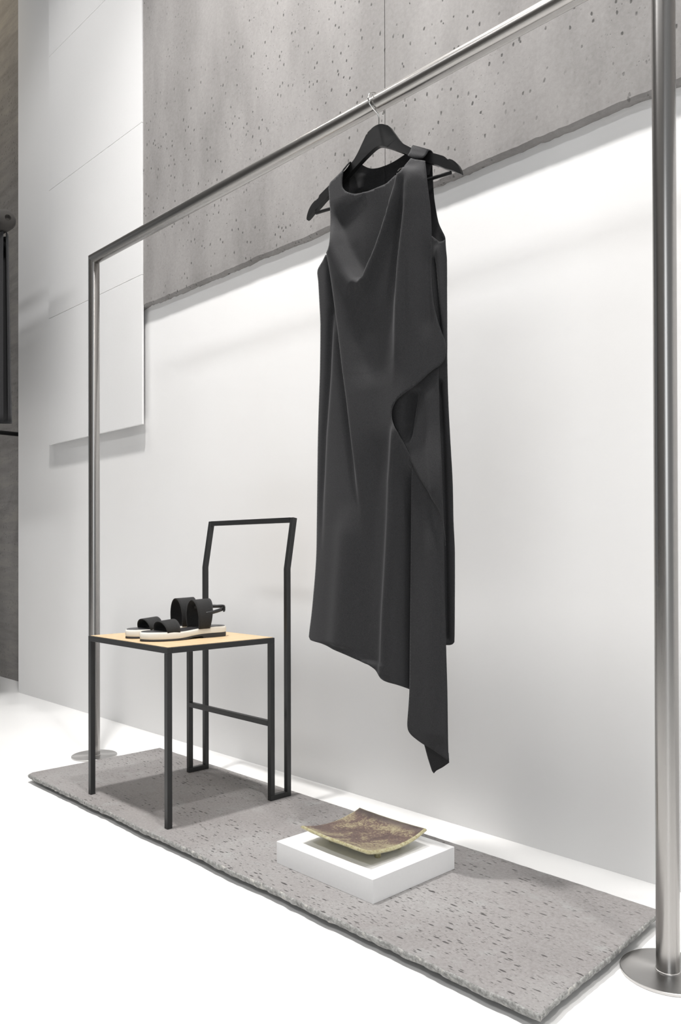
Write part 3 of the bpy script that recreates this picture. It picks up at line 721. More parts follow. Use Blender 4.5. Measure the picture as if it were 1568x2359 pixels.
OUTLINE = {
    'front': [(-0.0513, 1.5519), (-0.0606, 1.5481), (-0.0645, 1.545), (-0.0672, 1.541), (-0.0692, 1.5346), (-0.0705, 1.5272), (-0.0716, 1.5195), (-0.072, 1.512), (-0.0715, 1.5054), (-0.0699, 1.4991), (-0.0618, 1.4896), (-0.0556, 1.4852), (-0.0488, 1.4813), (-0.0414, 1.4775), (-0.0338, 1.4747), (-0.0246, 1.473), (-0.0152, 1.4721), (-0.0079, 1.4728), (0.0005, 1.4729), (0.0065, 1.4735), (0.0132, 1.4745), (0.0198, 1.4757), (0.0257, 1.4767), (0.0344, 1.4776), (0.0428, 1.479), (0.0486, 1.4814), (0.0544, 1.4846), (0.0602, 1.4878), (0.0662, 1.4905), (0.0955, 1.4721), (0.0998, 1.4761), (0.1017, 1.4825), (0.0909, 1.5018), (0.094, 1.5078), (0.0968, 1.5122), (0.1008, 1.5195), (0.1107, 1.5143), (0.1157, 1.5127), (0.1206, 1.5114), (0.1258, 1.5098), (0.131, 1.5081), (0.1333, 1.4997), (0.1357, 1.4914), (0.1378, 1.4832), (0.1398, 1.4753), (0.1416, 1.4673), (0.1431, 1.4596), (0.1441, 1.4524), (0.145, 1.4453), (0.1459, 1.4382), (0.1469, 1.4309), (0.1478, 1.4238), (0.1486, 1.4176), (0.1492, 1.4117), (0.1498, 1.4058), (0.1502, 1.3998), (0.1504, 1.3946), (0.1507, 1.3885), (0.151, 1.3816), (0.1514, 1.3743), (0.1517, 1.3669), (0.1519, 1.3597), (0.152, 1.3529), (0.1519, 1.3468), (0.1517, 1.3408), (0.1514, 1.3348), (0.1509, 1.3288), (0.1504, 1.3229), (0.1499, 1.317), (0.1494, 1.3112), (0.1489, 1.3059), (0.1484, 1.3004), (0.148, 1.2946), (0.1476, 1.2887), (0.1473, 1.2826), (0.1473, 1.2764), (0.1474, 1.2701), (0.1476, 1.264), (0.1479, 1.258), (0.1484, 1.2516), (0.1489, 1.245), (0.1495, 1.2384), (0.1502, 1.2318), (0.151, 1.2253), (0.1519, 1.2189), (0.1527, 1.213), (0.1535, 1.2075), (0.1549, 1.2005), (0.1565, 1.1934), (0.1583, 1.1864), (0.1601, 1.1796), (0.162, 1.1728), (0.1639, 1.1662), (0.1661, 1.1595), (0.1682, 1.1529), (0.1701, 1.1466), (0.1718, 1.1408), (0.174, 1.1345), (0.1762, 1.1281), (0.1781, 1.1218), (0.1793, 1.1155), (0.1798, 1.1088), (0.1797, 1.1019), (0.1792, 1.0953), (0.1783, 1.0897), (0.1759, 1.0824), (0.1715, 1.0763), (0.1685, 1.0731), (0.1646, 1.0699), (0.1603, 1.0666), (0.1558, 1.0632), (0.1517, 1.0597), (0.1479, 1.0561), (0.144, 1.0522), (0.1399, 1.0481), (0.1358, 1.044), (0.1316, 1.0401), (0.1275, 1.0365), (0.1226, 1.0327), (0.1175, 1.0291), (0.112, 1.0257), (0.1066, 1.0225), (0.1015, 1.0195), (0.0962, 1.0165), (0.0908, 1.0135), (0.0855, 1.0104), (0.0809, 1.007), (0.0765, 1.0024), (0.073, 0.997), (0.0704, 0.9915), (0.0688, 0.9861), (0.0681, 0.9803), (0.0681, 0.9744), (0.069, 0.9685), (0.0713, 0.9622), (0.0757, 0.9557), (0.0807, 0.9493), (0.084, 0.9437), (0.0863, 0.9384), (0.088, 0.9338), (0.0902, 0.9285), (0.0928, 0.9228), (0.0955, 0.917), (0.098, 0.9113), (0.1001, 0.9062), (0.1023, 0.9009), (0.1043, 0.8955), (0.1061, 0.8901), (0.1075, 0.8845), (0.1084, 0.879), (0.1083, 0.8736), (0.1075, 0.8679), (0.1057, 0.862), (0.1032, 0.8559), (0.1011, 0.8494), (0.1003, 0.8426), (0.1003, 0.8357), (0.1002, 0.8289), (0.1002, 0.8231), (0.1001, 0.8169), (0.1002, 0.8104), (0.1005, 0.8037), (0.1012, 0.7968), (0.1022, 0.7898), (0.1035, 0.7826), (0.1048, 0.7755), (0.1057, 0.7685), (0.1064, 0.7615), (0.1069, 0.7548), (0.107, 0.7502), (0.107, 0.7454), (0.107, 0.7404), (0.1071, 0.7351), (0.1071, 0.7296), (0.1071, 0.724), (0.1071, 0.7181), (0.1071, 0.7121), (0.1071, 0.7059), (0.1071, 0.6996), (0.1071, 0.6932), (0.107, 0.6866), (0.107, 0.68), (0.107, 0.6733), (0.1069, 0.6665), (0.1069, 0.6596), (0.1069, 0.6527), (0.1068, 0.6458), (0.1068, 0.6388), (0.1067, 0.6319), (0.1067, 0.6249), (0.1066, 0.618), (0.1066, 0.6112), (0.1065, 0.6043), (0.1064, 0.5976), (0.1064, 0.5909), (0.1063, 0.5843), (0.1062, 0.5779), (0.1062, 0.5715), (0.1061, 0.5651), (0.106, 0.5586), (0.106, 0.5522), (0.1059, 0.5457), (0.1058, 0.5393), (0.1057, 0.5328), (0.1057, 0.5264), (0.1056, 0.5199), (0.1055, 0.5135), (0.1054, 0.507), (0.1053, 0.5005), (0.1053, 0.4941), (0.1052, 0.4876), (0.1051, 0.4812), (0.1051, 0.4747), (0.105, 0.4683), (0.105, 0.4619), (0.1049, 0.4554), (0.1049, 0.449), (0.1048, 0.4425), (0.1048, 0.4361), (0.1047, 0.4296), (0.1047, 0.4232), (0.1046, 0.4168), (0.1046, 0.4103), (0.1046, 0.4039), (0.1045, 0.3975), (0.1052, 0.3913), (0.0962, 0.3925), (0.0872, 0.3937), (0.0834, 0.3965), (0.0803, 0.3993), (0.0768, 0.4024), (0.0729, 0.4053), (0.0684, 0.4078), (0.0629, 0.4097), (0.0558, 0.411), (0.0488, 0.4123), (0.043, 0.4137), (0.0362, 0.4164), (0.031, 0.4202), (0.0328, 0.4259), (0.0262, 0.4294), (0.0218, 0.4332), (0.0179, 0.4368), (0.0109, 0.441), (0.0025, 0.4449), (-0.0042, 0.4472), (-0.0126, 0.4496), (-0.0223, 0.4519), (-0.0308, 0.4543), (-0.0379, 0.4567), (-0.0454, 0.4591), (-0.0532, 0.4614), (-0.0613, 0.4636), (-0.0697, 0.4656), (-0.0786, 0.4676), (-0.0873, 0.4695), (-0.0953, 0.4713), (-0.103, 0.4735), (-0.1108, 0.4759), (-0.1185, 0.478), (-0.1293, 0.4801), (-0.141, 0.4817), (-0.1541, 0.4825), (-0.1672, 0.4831), (-0.1869, 0.4849), (-0.1947, 0.4912), (-0.1942, 0.496), (-0.1934, 0.502), (-0.1922, 0.509), (-0.1905, 0.5168), (-0.1886, 0.525), (-0.1868, 0.5335), (-0.1851, 0.542), (-0.1836, 0.5502), (-0.1824, 0.5579), (-0.1815, 0.5637), (-0.1807, 0.5698), (-0.1798, 0.5762), (-0.1789, 0.5829), (-0.178, 0.5899), (-0.177, 0.597), (-0.1761, 0.6043), (-0.1752, 0.6117), (-0.1743, 0.6191), (-0.1735, 0.6266), (-0.1726, 0.634), (-0.1719, 0.6413), (-0.1712, 0.6486), (-0.1705, 0.6556), (-0.17, 0.6625), (-0.1695, 0.6692), (-0.1692, 0.6761), (-0.1689, 0.6831), (-0.1688, 0.6901), (-0.1687, 0.6971), (-0.1687, 0.704), (-0.1688, 0.711), (-0.169, 0.718), (-0.1692, 0.725), (-0.1694, 0.732), (-0.1696, 0.739), (-0.1698, 0.746), (-0.1699, 0.753), (-0.1696, 0.76), (-0.1694, 0.767), (-0.1691, 0.7727), (-0.1689, 0.7787), (-0.1686, 0.7851), (-0.1684, 0.7918), (-0.1681, 0.7987), (-0.1679, 0.8059), (-0.1676, 0.8132), (-0.1674, 0.8207), (-0.1672, 0.8283), (-0.167, 0.836), (-0.1667, 0.8437), (-0.1665, 0.8515), (-0.1663, 0.8592), (-0.1662, 0.8669), (-0.166, 0.8745), (-0.1658, 0.8821), (-0.1657, 0.8894), (-0.1655, 0.8966), (-0.1654, 0.9035), (-0.1653, 0.9103), (-0.1651, 0.9167), (-0.165, 0.9228), (-0.1649, 0.9286), (-0.1648, 0.9339), (-0.1646, 0.9407), (-0.1644, 0.9475), (-0.1642, 0.9543), (-0.1639, 0.9611), (-0.1637, 0.9679), (-0.1634, 0.9746), (-0.1632, 0.9814), (-0.1629, 0.9882), (-0.1626, 0.9949), (-0.1623, 1.0017), (-0.1618, 1.0084), (-0.1614, 1.0151), (-0.161, 1.0219), (-0.1605, 1.0288), (-0.16, 1.0358), (-0.1594, 1.0429), (-0.1589, 1.0501), (-0.1583, 1.0573), (-0.1578, 1.0646), (-0.1573, 1.0719), (-0.1567, 1.0792), (-0.1562, 1.0866), (-0.1558, 1.0939), (-0.1554, 1.1011), (-0.155, 1.1083), (-0.1547, 1.1151), (-0.1544, 1.1221), (-0.1542, 1.1293), (-0.1539, 1.1367), (-0.1534, 1.1441), (-0.1531, 1.1516), (-0.1529, 1.1591), (-0.1526, 1.1665), (-0.1524, 1.1738), (-0.1522, 1.1809), (-0.1521, 1.1878), (-0.1519, 1.1944), (-0.1518, 1.2006), (-0.1518, 1.2064), (-0.1517, 1.2117), (-0.1518, 1.2186), (-0.1521, 1.2255), (-0.1524, 1.2325), (-0.1529, 1.2394), (-0.1534, 1.2464), (-0.154, 1.2534), (-0.1545, 1.2604), (-0.155, 1.2672), (-0.1555, 1.2743), (-0.1561, 1.2816), (-0.1567, 1.289), (-0.1573, 1.2962), (-0.1579, 1.303), (-0.1584, 1.3093), (-0.1589, 1.3148), (-0.16, 1.3217), (-0.1615, 1.3288), (-0.1623, 1.3356), (-0.1611, 1.3416), (-0.1572, 1.3465), (-0.1515, 1.3507), (-0.1454, 1.3547), (-0.1401, 1.3592), (-0.1359, 1.3638), (-0.1314, 1.3687), (-0.0997, 1.3567), (-0.093, 1.3601), (-0.0897, 1.3654), (-0.0884, 1.3712), (-0.0885, 1.3785), (-0.0901, 1.3872), (-0.0933, 1.3971), (-0.0976, 1.4076), (-0.1026, 1.4182), (-0.1056, 1.4268), (-0.1076, 1.4352), (-0.109, 1.4434), (-0.1105, 1.4515), (-0.1115, 1.4586), (-0.112, 1.4645), (-0.1128, 1.4725), (-0.1136, 1.4805), (-0.1141, 1.4878), (-0.1146, 1.4957), (-0.115, 1.5027), (-0.1161, 1.5097), (-0.1165, 1.516), (-0.1117, 1.5241), (-0.1047, 1.5264), (-0.0967, 1.5284), (-0.0897, 1.5306), (-0.082, 1.5334), (-0.0748, 1.5365), (-0.0687, 1.5396), (-0.0628, 1.5435), (-0.057, 1.5477)],
    'second': [(0.0579, 0.9855), (0.0579, 0.9918), (0.0589, 0.998), (0.0614, 1.0036), (0.0648, 1.0082), (0.0692, 1.0133), (0.0741, 1.0187), (0.0793, 1.0239), (0.0844, 1.0287), (0.0885, 1.0323), (0.0931, 1.0358), (0.0979, 1.0393), (0.1027, 1.0429), (0.1077, 1.0464), (0.1126, 1.0498), (0.1174, 1.0531), (0.1223, 1.0564), (0.1274, 1.0597), (0.1326, 1.0629), (0.1379, 1.066), (0.1433, 1.0691), (0.1486, 1.0721), (0.154, 1.0752), (0.1582, 1.072), (0.1624, 1.0689), (0.1626, 1.0626), (0.1627, 1.0563), (0.1629, 1.05), (0.1631, 1.0437), (0.1632, 1.0374), (0.1634, 1.0311), (0.1636, 1.0247), (0.1638, 1.0184), (0.164, 1.0121), (0.1643, 1.0058), (0.1646, 0.9994), (0.165, 0.993), (0.1655, 0.9866), (0.166, 0.9802), (0.1666, 0.9738), (0.1673, 0.9673), (0.168, 0.961), (0.1688, 0.9545), (0.1696, 0.948), (0.1704, 0.9414), (0.1713, 0.9348), (0.1723, 0.9282), (0.1732, 0.9215), (0.1742, 0.9149), (0.1751, 0.9082), (0.1761, 0.9015), (0.177, 0.8949), (0.1779, 0.8883), (0.1787, 0.8817), (0.1795, 0.8752), (0.1802, 0.8687), (0.1809, 0.8623), (0.1814, 0.856), (0.1819, 0.8497), (0.1824, 0.8433), (0.1828, 0.8367), (0.1831, 0.83), (0.1834, 0.8233), (0.1835, 0.8166), (0.1836, 0.8098), (0.1835, 0.8032), (0.1834, 0.7967), (0.1831, 0.7903), (0.1829, 0.784), (0.1827, 0.778), (0.1825, 0.7722), (0.1825, 0.7667), (0.1825, 0.7615), (0.1825, 0.7567), (0.1826, 0.7522), (0.1828, 0.7453), (0.1832, 0.7379), (0.1838, 0.7306), (0.1844, 0.7237), (0.185, 0.7175), (0.1854, 0.7125), (0.1856, 0.7068), (0.1858, 0.7011), (0.1855, 0.7073), (0.1854, 0.7135), (0.1851, 0.7196), (0.1847, 0.7258), (0.1839, 0.7318), (0.183, 0.7378), (0.1819, 0.7437), (0.1805, 0.7496), (0.1788, 0.756), (0.177, 0.7627), (0.1748, 0.7692), (0.1723, 0.7754), (0.1695, 0.7811), (0.1662, 0.7868), (0.1627, 0.7922), (0.1596, 0.7969), (0.1566, 0.8032), (0.1532, 0.8096), (0.1499, 0.8142), (0.1458, 0.8196), (0.1415, 0.8254), (0.1371, 0.8315), (0.1331, 0.8374), (0.1294, 0.8431), (0.1255, 0.8492), (0.1215, 0.8555), (0.1176, 0.8621), (0.1137, 0.8686), (0.1102, 0.875), (0.1069, 0.8813), (0.1039, 0.8878), (0.1009, 0.8943), (0.098, 0.9008), (0.0943, 0.9072), (0.0899, 0.9133), (0.0862, 0.9194), (0.0831, 0.9253), (0.0804, 0.931), (0.0777, 0.9363), (0.0751, 0.9412), (0.0715, 0.947), (0.0677, 0.9529), (0.0646, 0.9591), (0.0624, 0.9653), (0.0604, 0.9723), (0.0588, 0.9793)],
    'tail': [(0.1059, 0.8908), (0.1118, 0.8868), (0.1176, 0.8831), (0.1231, 0.8793), (0.1282, 0.8753), (0.1324, 0.8708), (0.1355, 0.8663), (0.1387, 0.8612), (0.1418, 0.8555), (0.1449, 0.8496), (0.1477, 0.8434), (0.1504, 0.8371), (0.1528, 0.831), (0.1549, 0.825), (0.1568, 0.8194), (0.1586, 0.8136), (0.1603, 0.8078), (0.162, 0.8018), (0.1634, 0.7957), (0.1648, 0.7896), (0.1664, 0.7834), (0.1679, 0.7772), (0.1691, 0.771), (0.1701, 0.7652), (0.1708, 0.7591), (0.1715, 0.7527), (0.1721, 0.7462), (0.1725, 0.7396), (0.1729, 0.7329), (0.1732, 0.7262), (0.1735, 0.7194), (0.1737, 0.7126), (0.174, 0.706), (0.1742, 0.6994), (0.1743, 0.6941), (0.1744, 0.6885), (0.1745, 0.6827), (0.1746, 0.6766), (0.1747, 0.6703), (0.1748, 0.6638), (0.1749, 0.6572), (0.1749, 0.6505), (0.175, 0.6438), (0.1751, 0.637), (0.1751, 0.6303), (0.1752, 0.6236), (0.1753, 0.617), (0.1754, 0.6104), (0.1754, 0.6041), (0.1755, 0.5979), (0.1756, 0.5919), (0.1757, 0.5862), (0.1759, 0.58), (0.176, 0.5738), (0.1762, 0.5675), (0.1763, 0.5613), (0.1765, 0.5551), (0.1767, 0.5489), (0.1769, 0.5426), (0.177, 0.5364), (0.1772, 0.5302), (0.1774, 0.524), (0.1776, 0.5177), (0.1778, 0.5115), (0.178, 0.5053), (0.1781, 0.4991), (0.1783, 0.4933), (0.1785, 0.4874), (0.1786, 0.4814), (0.1788, 0.4754), (0.179, 0.4693), (0.1792, 0.4632), (0.1794, 0.4571), (0.1796, 0.451), (0.1798, 0.4448), (0.1801, 0.4386), (0.1803, 0.4324), (0.1805, 0.4262), (0.1807, 0.42), (0.1809, 0.4139), (0.1811, 0.4078), (0.1813, 0.4017), (0.1814, 0.3958), (0.1816, 0.3896), (0.1818, 0.3831), (0.182, 0.3764), (0.1821, 0.3695), (0.1823, 0.3625), (0.1825, 0.3554), (0.1827, 0.3483), (0.1828, 0.3413), (0.183, 0.3343), (0.1832, 0.3274), (0.1833, 0.3207), (0.1835, 0.3143), (0.1835, 0.3081), (0.1835, 0.3023), (0.1835, 0.2968), (0.1836, 0.2918), (0.1837, 0.2874), (0.1838, 0.2835), (0.1843, 0.2774), (0.1851, 0.2713), (0.186, 0.2653), (0.181, 0.2646), (0.1765, 0.2666), (0.1705, 0.2696), (0.1642, 0.2728), (0.1587, 0.2757), (0.1534, 0.2784), (0.1479, 0.2811), (0.1425, 0.2835), (0.1371, 0.2855), (0.1316, 0.2874), (0.1263, 0.2895), (0.119, 0.2929), (0.1119, 0.2966), (0.1046, 0.3006), (0.098, 0.3048), (0.0935, 0.3089), (0.0901, 0.3136), (0.0882, 0.3199), (0.0877, 0.3269), (0.0879, 0.332), (0.0884, 0.3382), (0.0891, 0.3451), (0.0899, 0.3523), (0.0907, 0.3594), (0.0914, 0.3659), (0.092, 0.3727), (0.0927, 0.3796), (0.0933, 0.3865), (0.0939, 0.3933), (0.0942, 0.4001), (0.0943, 0.4041), (0.0945, 0.4085), (0.0946, 0.4132), (0.0948, 0.4182), (0.0949, 0.4236), (0.0951, 0.4291), (0.0952, 0.435), (0.0954, 0.4411), (0.0956, 0.4473), (0.0957, 0.4538), (0.0959, 0.4604), (0.0961, 0.4672), (0.0962, 0.4741), (0.0964, 0.4811), (0.0966, 0.4882), (0.0967, 0.4954), (0.0968, 0.5026), (0.097, 0.5098), (0.0971, 0.517), (0.0973, 0.5242), (0.0974, 0.5313), (0.0975, 0.5384), (0.0977, 0.5454), (0.0978, 0.5523), (0.0979, 0.5591), (0.0981, 0.5657), (0.0982, 0.5721), (0.0983, 0.5783), (0.0984, 0.5846), (0.0986, 0.591), (0.0987, 0.5975), (0.0988, 0.6041), (0.0989, 0.6107), (0.0991, 0.6174), (0.0992, 0.6242), (0.0993, 0.631), (0.0995, 0.6378), (0.0996, 0.6446), (0.0997, 0.6514), (0.0998, 0.6582), (0.1, 0.665), (0.1001, 0.6717), (0.1002, 0.6784), (0.1003, 0.685), (0.1005, 0.6915), (0.1006, 0.6979), (0.1007, 0.7043), (0.1008, 0.7105), (0.1009, 0.7166), (0.101, 0.7225), (0.1011, 0.7283), (0.1012, 0.7339), (0.1013, 0.7393), (0.1014, 0.7446), (0.1015, 0.7496), (0.1016, 0.7545), (0.1017, 0.7611), (0.1018, 0.7679), (0.102, 0.7748), (0.1021, 0.7818), (0.1022, 0.7888), (0.1023, 0.7959), (0.1024, 0.8028), (0.1025, 0.8097), (0.1026, 0.8163), (0.1027, 0.8228), (0.1028, 0.829), (0.103, 0.8349), (0.1031, 0.8404), (0.1033, 0.8455), (0.1035, 0.852), (0.1038, 0.8585), (0.1042, 0.8649), (0.1046, 0.8714), (0.1051, 0.8779), (0.1055, 0.8843)],
    'under': [(0.1152, 0.2983), (0.119, 0.2916), (0.1224, 0.2847), (0.1243, 0.2792), (0.1263, 0.2728), (0.1284, 0.266), (0.1305, 0.2595), (0.1325, 0.2539), (0.1348, 0.2479), (0.137, 0.242), (0.139, 0.2368), (0.1407, 0.2329), (0.1448, 0.2286), (0.1499, 0.2343), (0.1545, 0.2375), (0.1604, 0.2411), (0.1661, 0.2448), (0.1732, 0.2503), (0.1801, 0.2558), (0.1798, 0.2623), (0.1795, 0.2688), (0.1792, 0.2753), (0.1748, 0.279), (0.1705, 0.283), (0.1661, 0.2868), (0.1614, 0.2902), (0.1562, 0.2928), (0.1504, 0.2944), (0.1439, 0.2955), (0.1369, 0.2963), (0.1296, 0.2969), (0.1223, 0.2975)],
    'side': [(0.1255, 1.368), (0.1309, 1.3621), (0.1358, 1.3568), (0.1419, 1.3506), (0.1473, 1.3456), (0.1536, 1.3398), (0.1602, 1.34), (0.1663, 1.3419), (0.1669, 1.3348), (0.1676, 1.3277), (0.1682, 1.3206), (0.1688, 1.3149), (0.1694, 1.3091), (0.1699, 1.3033), (0.1702, 1.2975), (0.1702, 1.2931), (0.1703, 1.2881), (0.1703, 1.2825), (0.1704, 1.2765), (0.1704, 1.27), (0.1704, 1.2633), (0.1705, 1.2563), (0.1705, 1.2491), (0.1705, 1.2418), (0.1705, 1.2345), (0.1706, 1.2273), (0.1706, 1.2201), (0.1707, 1.2132), (0.1707, 1.2065), (0.1708, 1.2008), (0.1709, 1.1949), (0.1709, 1.1887), (0.171, 1.1822), (0.1711, 1.1756), (0.1712, 1.1688), (0.1712, 1.162), (0.1712, 1.155), (0.1712, 1.1481), (0.1713, 1.1411), (0.1713, 1.1341), (0.1713, 1.1272), (0.1713, 1.1204), (0.1712, 1.1138), (0.1711, 1.1074), (0.1709, 1.1011), (0.1708, 1.0951), (0.1707, 1.0894), (0.1705, 1.0839), (0.1705, 1.0788), (0.1704, 1.0722), (0.1705, 1.0656), (0.1706, 1.059), (0.1708, 1.0524), (0.1709, 1.0458), (0.1711, 1.0392), (0.1712, 1.0326), (0.1714, 1.026), (0.1716, 1.0194), (0.1719, 1.0128), (0.1721, 1.0062), (0.1724, 1.0001), (0.1726, 0.9939), (0.1729, 0.9878), (0.1732, 0.9817), (0.1735, 0.9755), (0.1738, 0.9694), (0.1742, 0.9632), (0.1745, 0.9571), (0.1748, 0.9509), (0.1752, 0.9448), (0.1755, 0.9387), (0.1759, 0.9325), (0.1762, 0.9267), (0.1766, 0.9206), (0.1769, 0.9144), (0.1774, 0.9079), (0.1778, 0.9013), (0.1782, 0.8947), (0.1786, 0.8879), (0.179, 0.8811), (0.1795, 0.8744), (0.1799, 0.8676), (0.1803, 0.8609), (0.1806, 0.8543), (0.181, 0.8479), (0.1813, 0.8416), (0.1815, 0.8355), (0.1818, 0.8292), (0.182, 0.8227), (0.1821, 0.8162), (0.1823, 0.8096), (0.1824, 0.8031), (0.1825, 0.7965), (0.1826, 0.79), (0.1827, 0.7836), (0.1827, 0.7773), (0.1828, 0.7711), (0.1829, 0.765), (0.1831, 0.7591), (0.1832, 0.7535), (0.1835, 0.7473), (0.1837, 0.741), (0.1841, 0.7348), (0.1844, 0.7286), (0.1848, 0.7224), (0.1851, 0.7162), (0.1854, 0.71), (0.1857, 0.7038), (0.1859, 0.6976), (0.186, 0.6913), (0.1861, 0.6864), (0.1861, 0.6811), (0.1861, 0.6754), (0.1861, 0.6694), (0.1861, 0.6631), (0.1861, 0.6567), (0.1861, 0.65), (0.1861, 0.6433), (0.1861, 0.6364), (0.186, 0.6296), (0.186, 0.6227), (0.1859, 0.6159), (0.1859, 0.6092), (0.1858, 0.6026), (0.1858, 0.5963), (0.1857, 0.5901), (0.1857, 0.5843), (0.1856, 0.5787), (0.1856, 0.5736), (0.1855, 0.5668), (0.1854, 0.5597), (0.1854, 0.5524), (0.1853, 0.5449), (0.1852, 0.5375), (0.1851, 0.5303), (0.185, 0.5234), (0.1849, 0.5171), (0.1847, 0.5114), (0.1845, 0.5065), (0.1843, 0.5025), (0.1803, 0.4977), (0.1744, 0.4956), (0.1676, 0.4952), (0.1599, 0.495), (0.1543, 0.4948), (0.1479, 0.4946), (0.1411, 0.4945), (0.1344, 0.4943), (0.1343, 0.5005), (0.1342, 0.5068), (0.134, 0.5131), (0.1339, 0.5193), (0.1337, 0.5256), (0.1336, 0.5318), (0.1334, 0.5381), (0.1333, 0.5443), (0.1331, 0.5506), (0.133, 0.5568), (0.1328, 0.5631), (0.1327, 0.5694), (0.1325, 0.5756), (0.1324, 0.5819), (0.1322, 0.5881), (0.1321, 0.5944), (0.1319, 0.6007), (0.1318, 0.6069), (0.1316, 0.6132), (0.1315, 0.6194), (0.1314, 0.6257), (0.1312, 0.632), (0.1311, 0.6382), (0.131, 0.6445), (0.1309, 0.6508), (0.1308, 0.657), (0.1307, 0.6633), (0.1306, 0.6685), (0.1305, 0.6739), (0.1304, 0.6794), (0.1303, 0.6851), (0.1302, 0.6909), (0.1302, 0.6968), (0.1301, 0.7028), (0.13, 0.709), (0.1299, 0.7152), (0.1298, 0.7216), (0.1298, 0.728), (0.1297, 0.7345), (0.1296, 0.7411), (0.1295, 0.7478), (0.1294, 0.7545), (0.1293, 0.7613), (0.1292, 0.7681), (0.1291, 0.7749), (0.1289, 0.7818), (0.1288, 0.7887), (0.1287, 0.7956), (0.1286, 0.8026), (0.1285, 0.8095), (0.1284, 0.8164), (0.1283, 0.8233), (0.1281, 0.8302), (0.128, 0.8371), (0.1279, 0.8439), (0.1278, 0.8507), (0.1277, 0.8574), (0.1276, 0.8641), (0.1274, 0.8707), (0.1273, 0.8772), (0.1272, 0.8837), (0.1271, 0.89), (0.127, 0.8963), (0.1269, 0.9025), (0.1267, 0.9085), (0.1266, 0.9145), (0.1265, 0.9203), (0.1264, 0.926), (0.1263, 0.9315), (0.1262, 0.9369), (0.126, 0.9432), (0.1259, 0.9496), (0.1258, 0.9561), (0.1256, 0.9625), (0.1255, 0.969), (0.1253, 0.9756), (0.1251, 0.9821), (0.125, 0.9887), (0.1248, 0.9953), (0.1247, 1.0018), (0.1245, 1.0084), (0.1244, 1.015), (0.1243, 1.0215), (0.1241, 1.0281), (0.124, 1.0346), (0.1239, 1.041), (0.1237, 1.0475), (0.1236, 1.0539), (0.1234, 1.0602), (0.1233, 1.0666), (0.1232, 1.0728), (0.123, 1.079), (0.1229, 1.0851), (0.1227, 1.0911), (0.1226, 1.0971), (0.1225, 1.103), (0.1223, 1.1088), (0.1222, 1.1145), (0.1221, 1.12), (0.1219, 1.1266), (0.1217, 1.1332), (0.1215, 1.1399), (0.1212, 1.1466), (0.1209, 1.1534), (0.1207, 1.1602), (0.1204, 1.1669), (0.1201, 1.1737), (0.1198, 1.1805), (0.1195, 1.1873), (0.1192, 1.194), (0.119, 1.2007), (0.1187, 1.2074), (0.1184, 1.214), (0.1181, 1.2206), (0.1179, 1.227), (0.1178, 1.2334), (0.1177, 1.2398), (0.1176, 1.246), (0.1176, 1.2521), (0.1176, 1.2581), (0.1177, 1.2646), (0.1179, 1.2711), (0.1182, 1.2775), (0.1186, 1.284), (0.119, 1.2905), (0.1194, 1.297), (0.1199, 1.3034), (0.1205, 1.3099), (0.121, 1.3163), (0.1216, 1.3228), (0.1222, 1.3293), (0.1228, 1.3357), (0.1234, 1.3422), (0.1239, 1.3486), (0.1245, 1.3551), (0.125, 1.3616)],
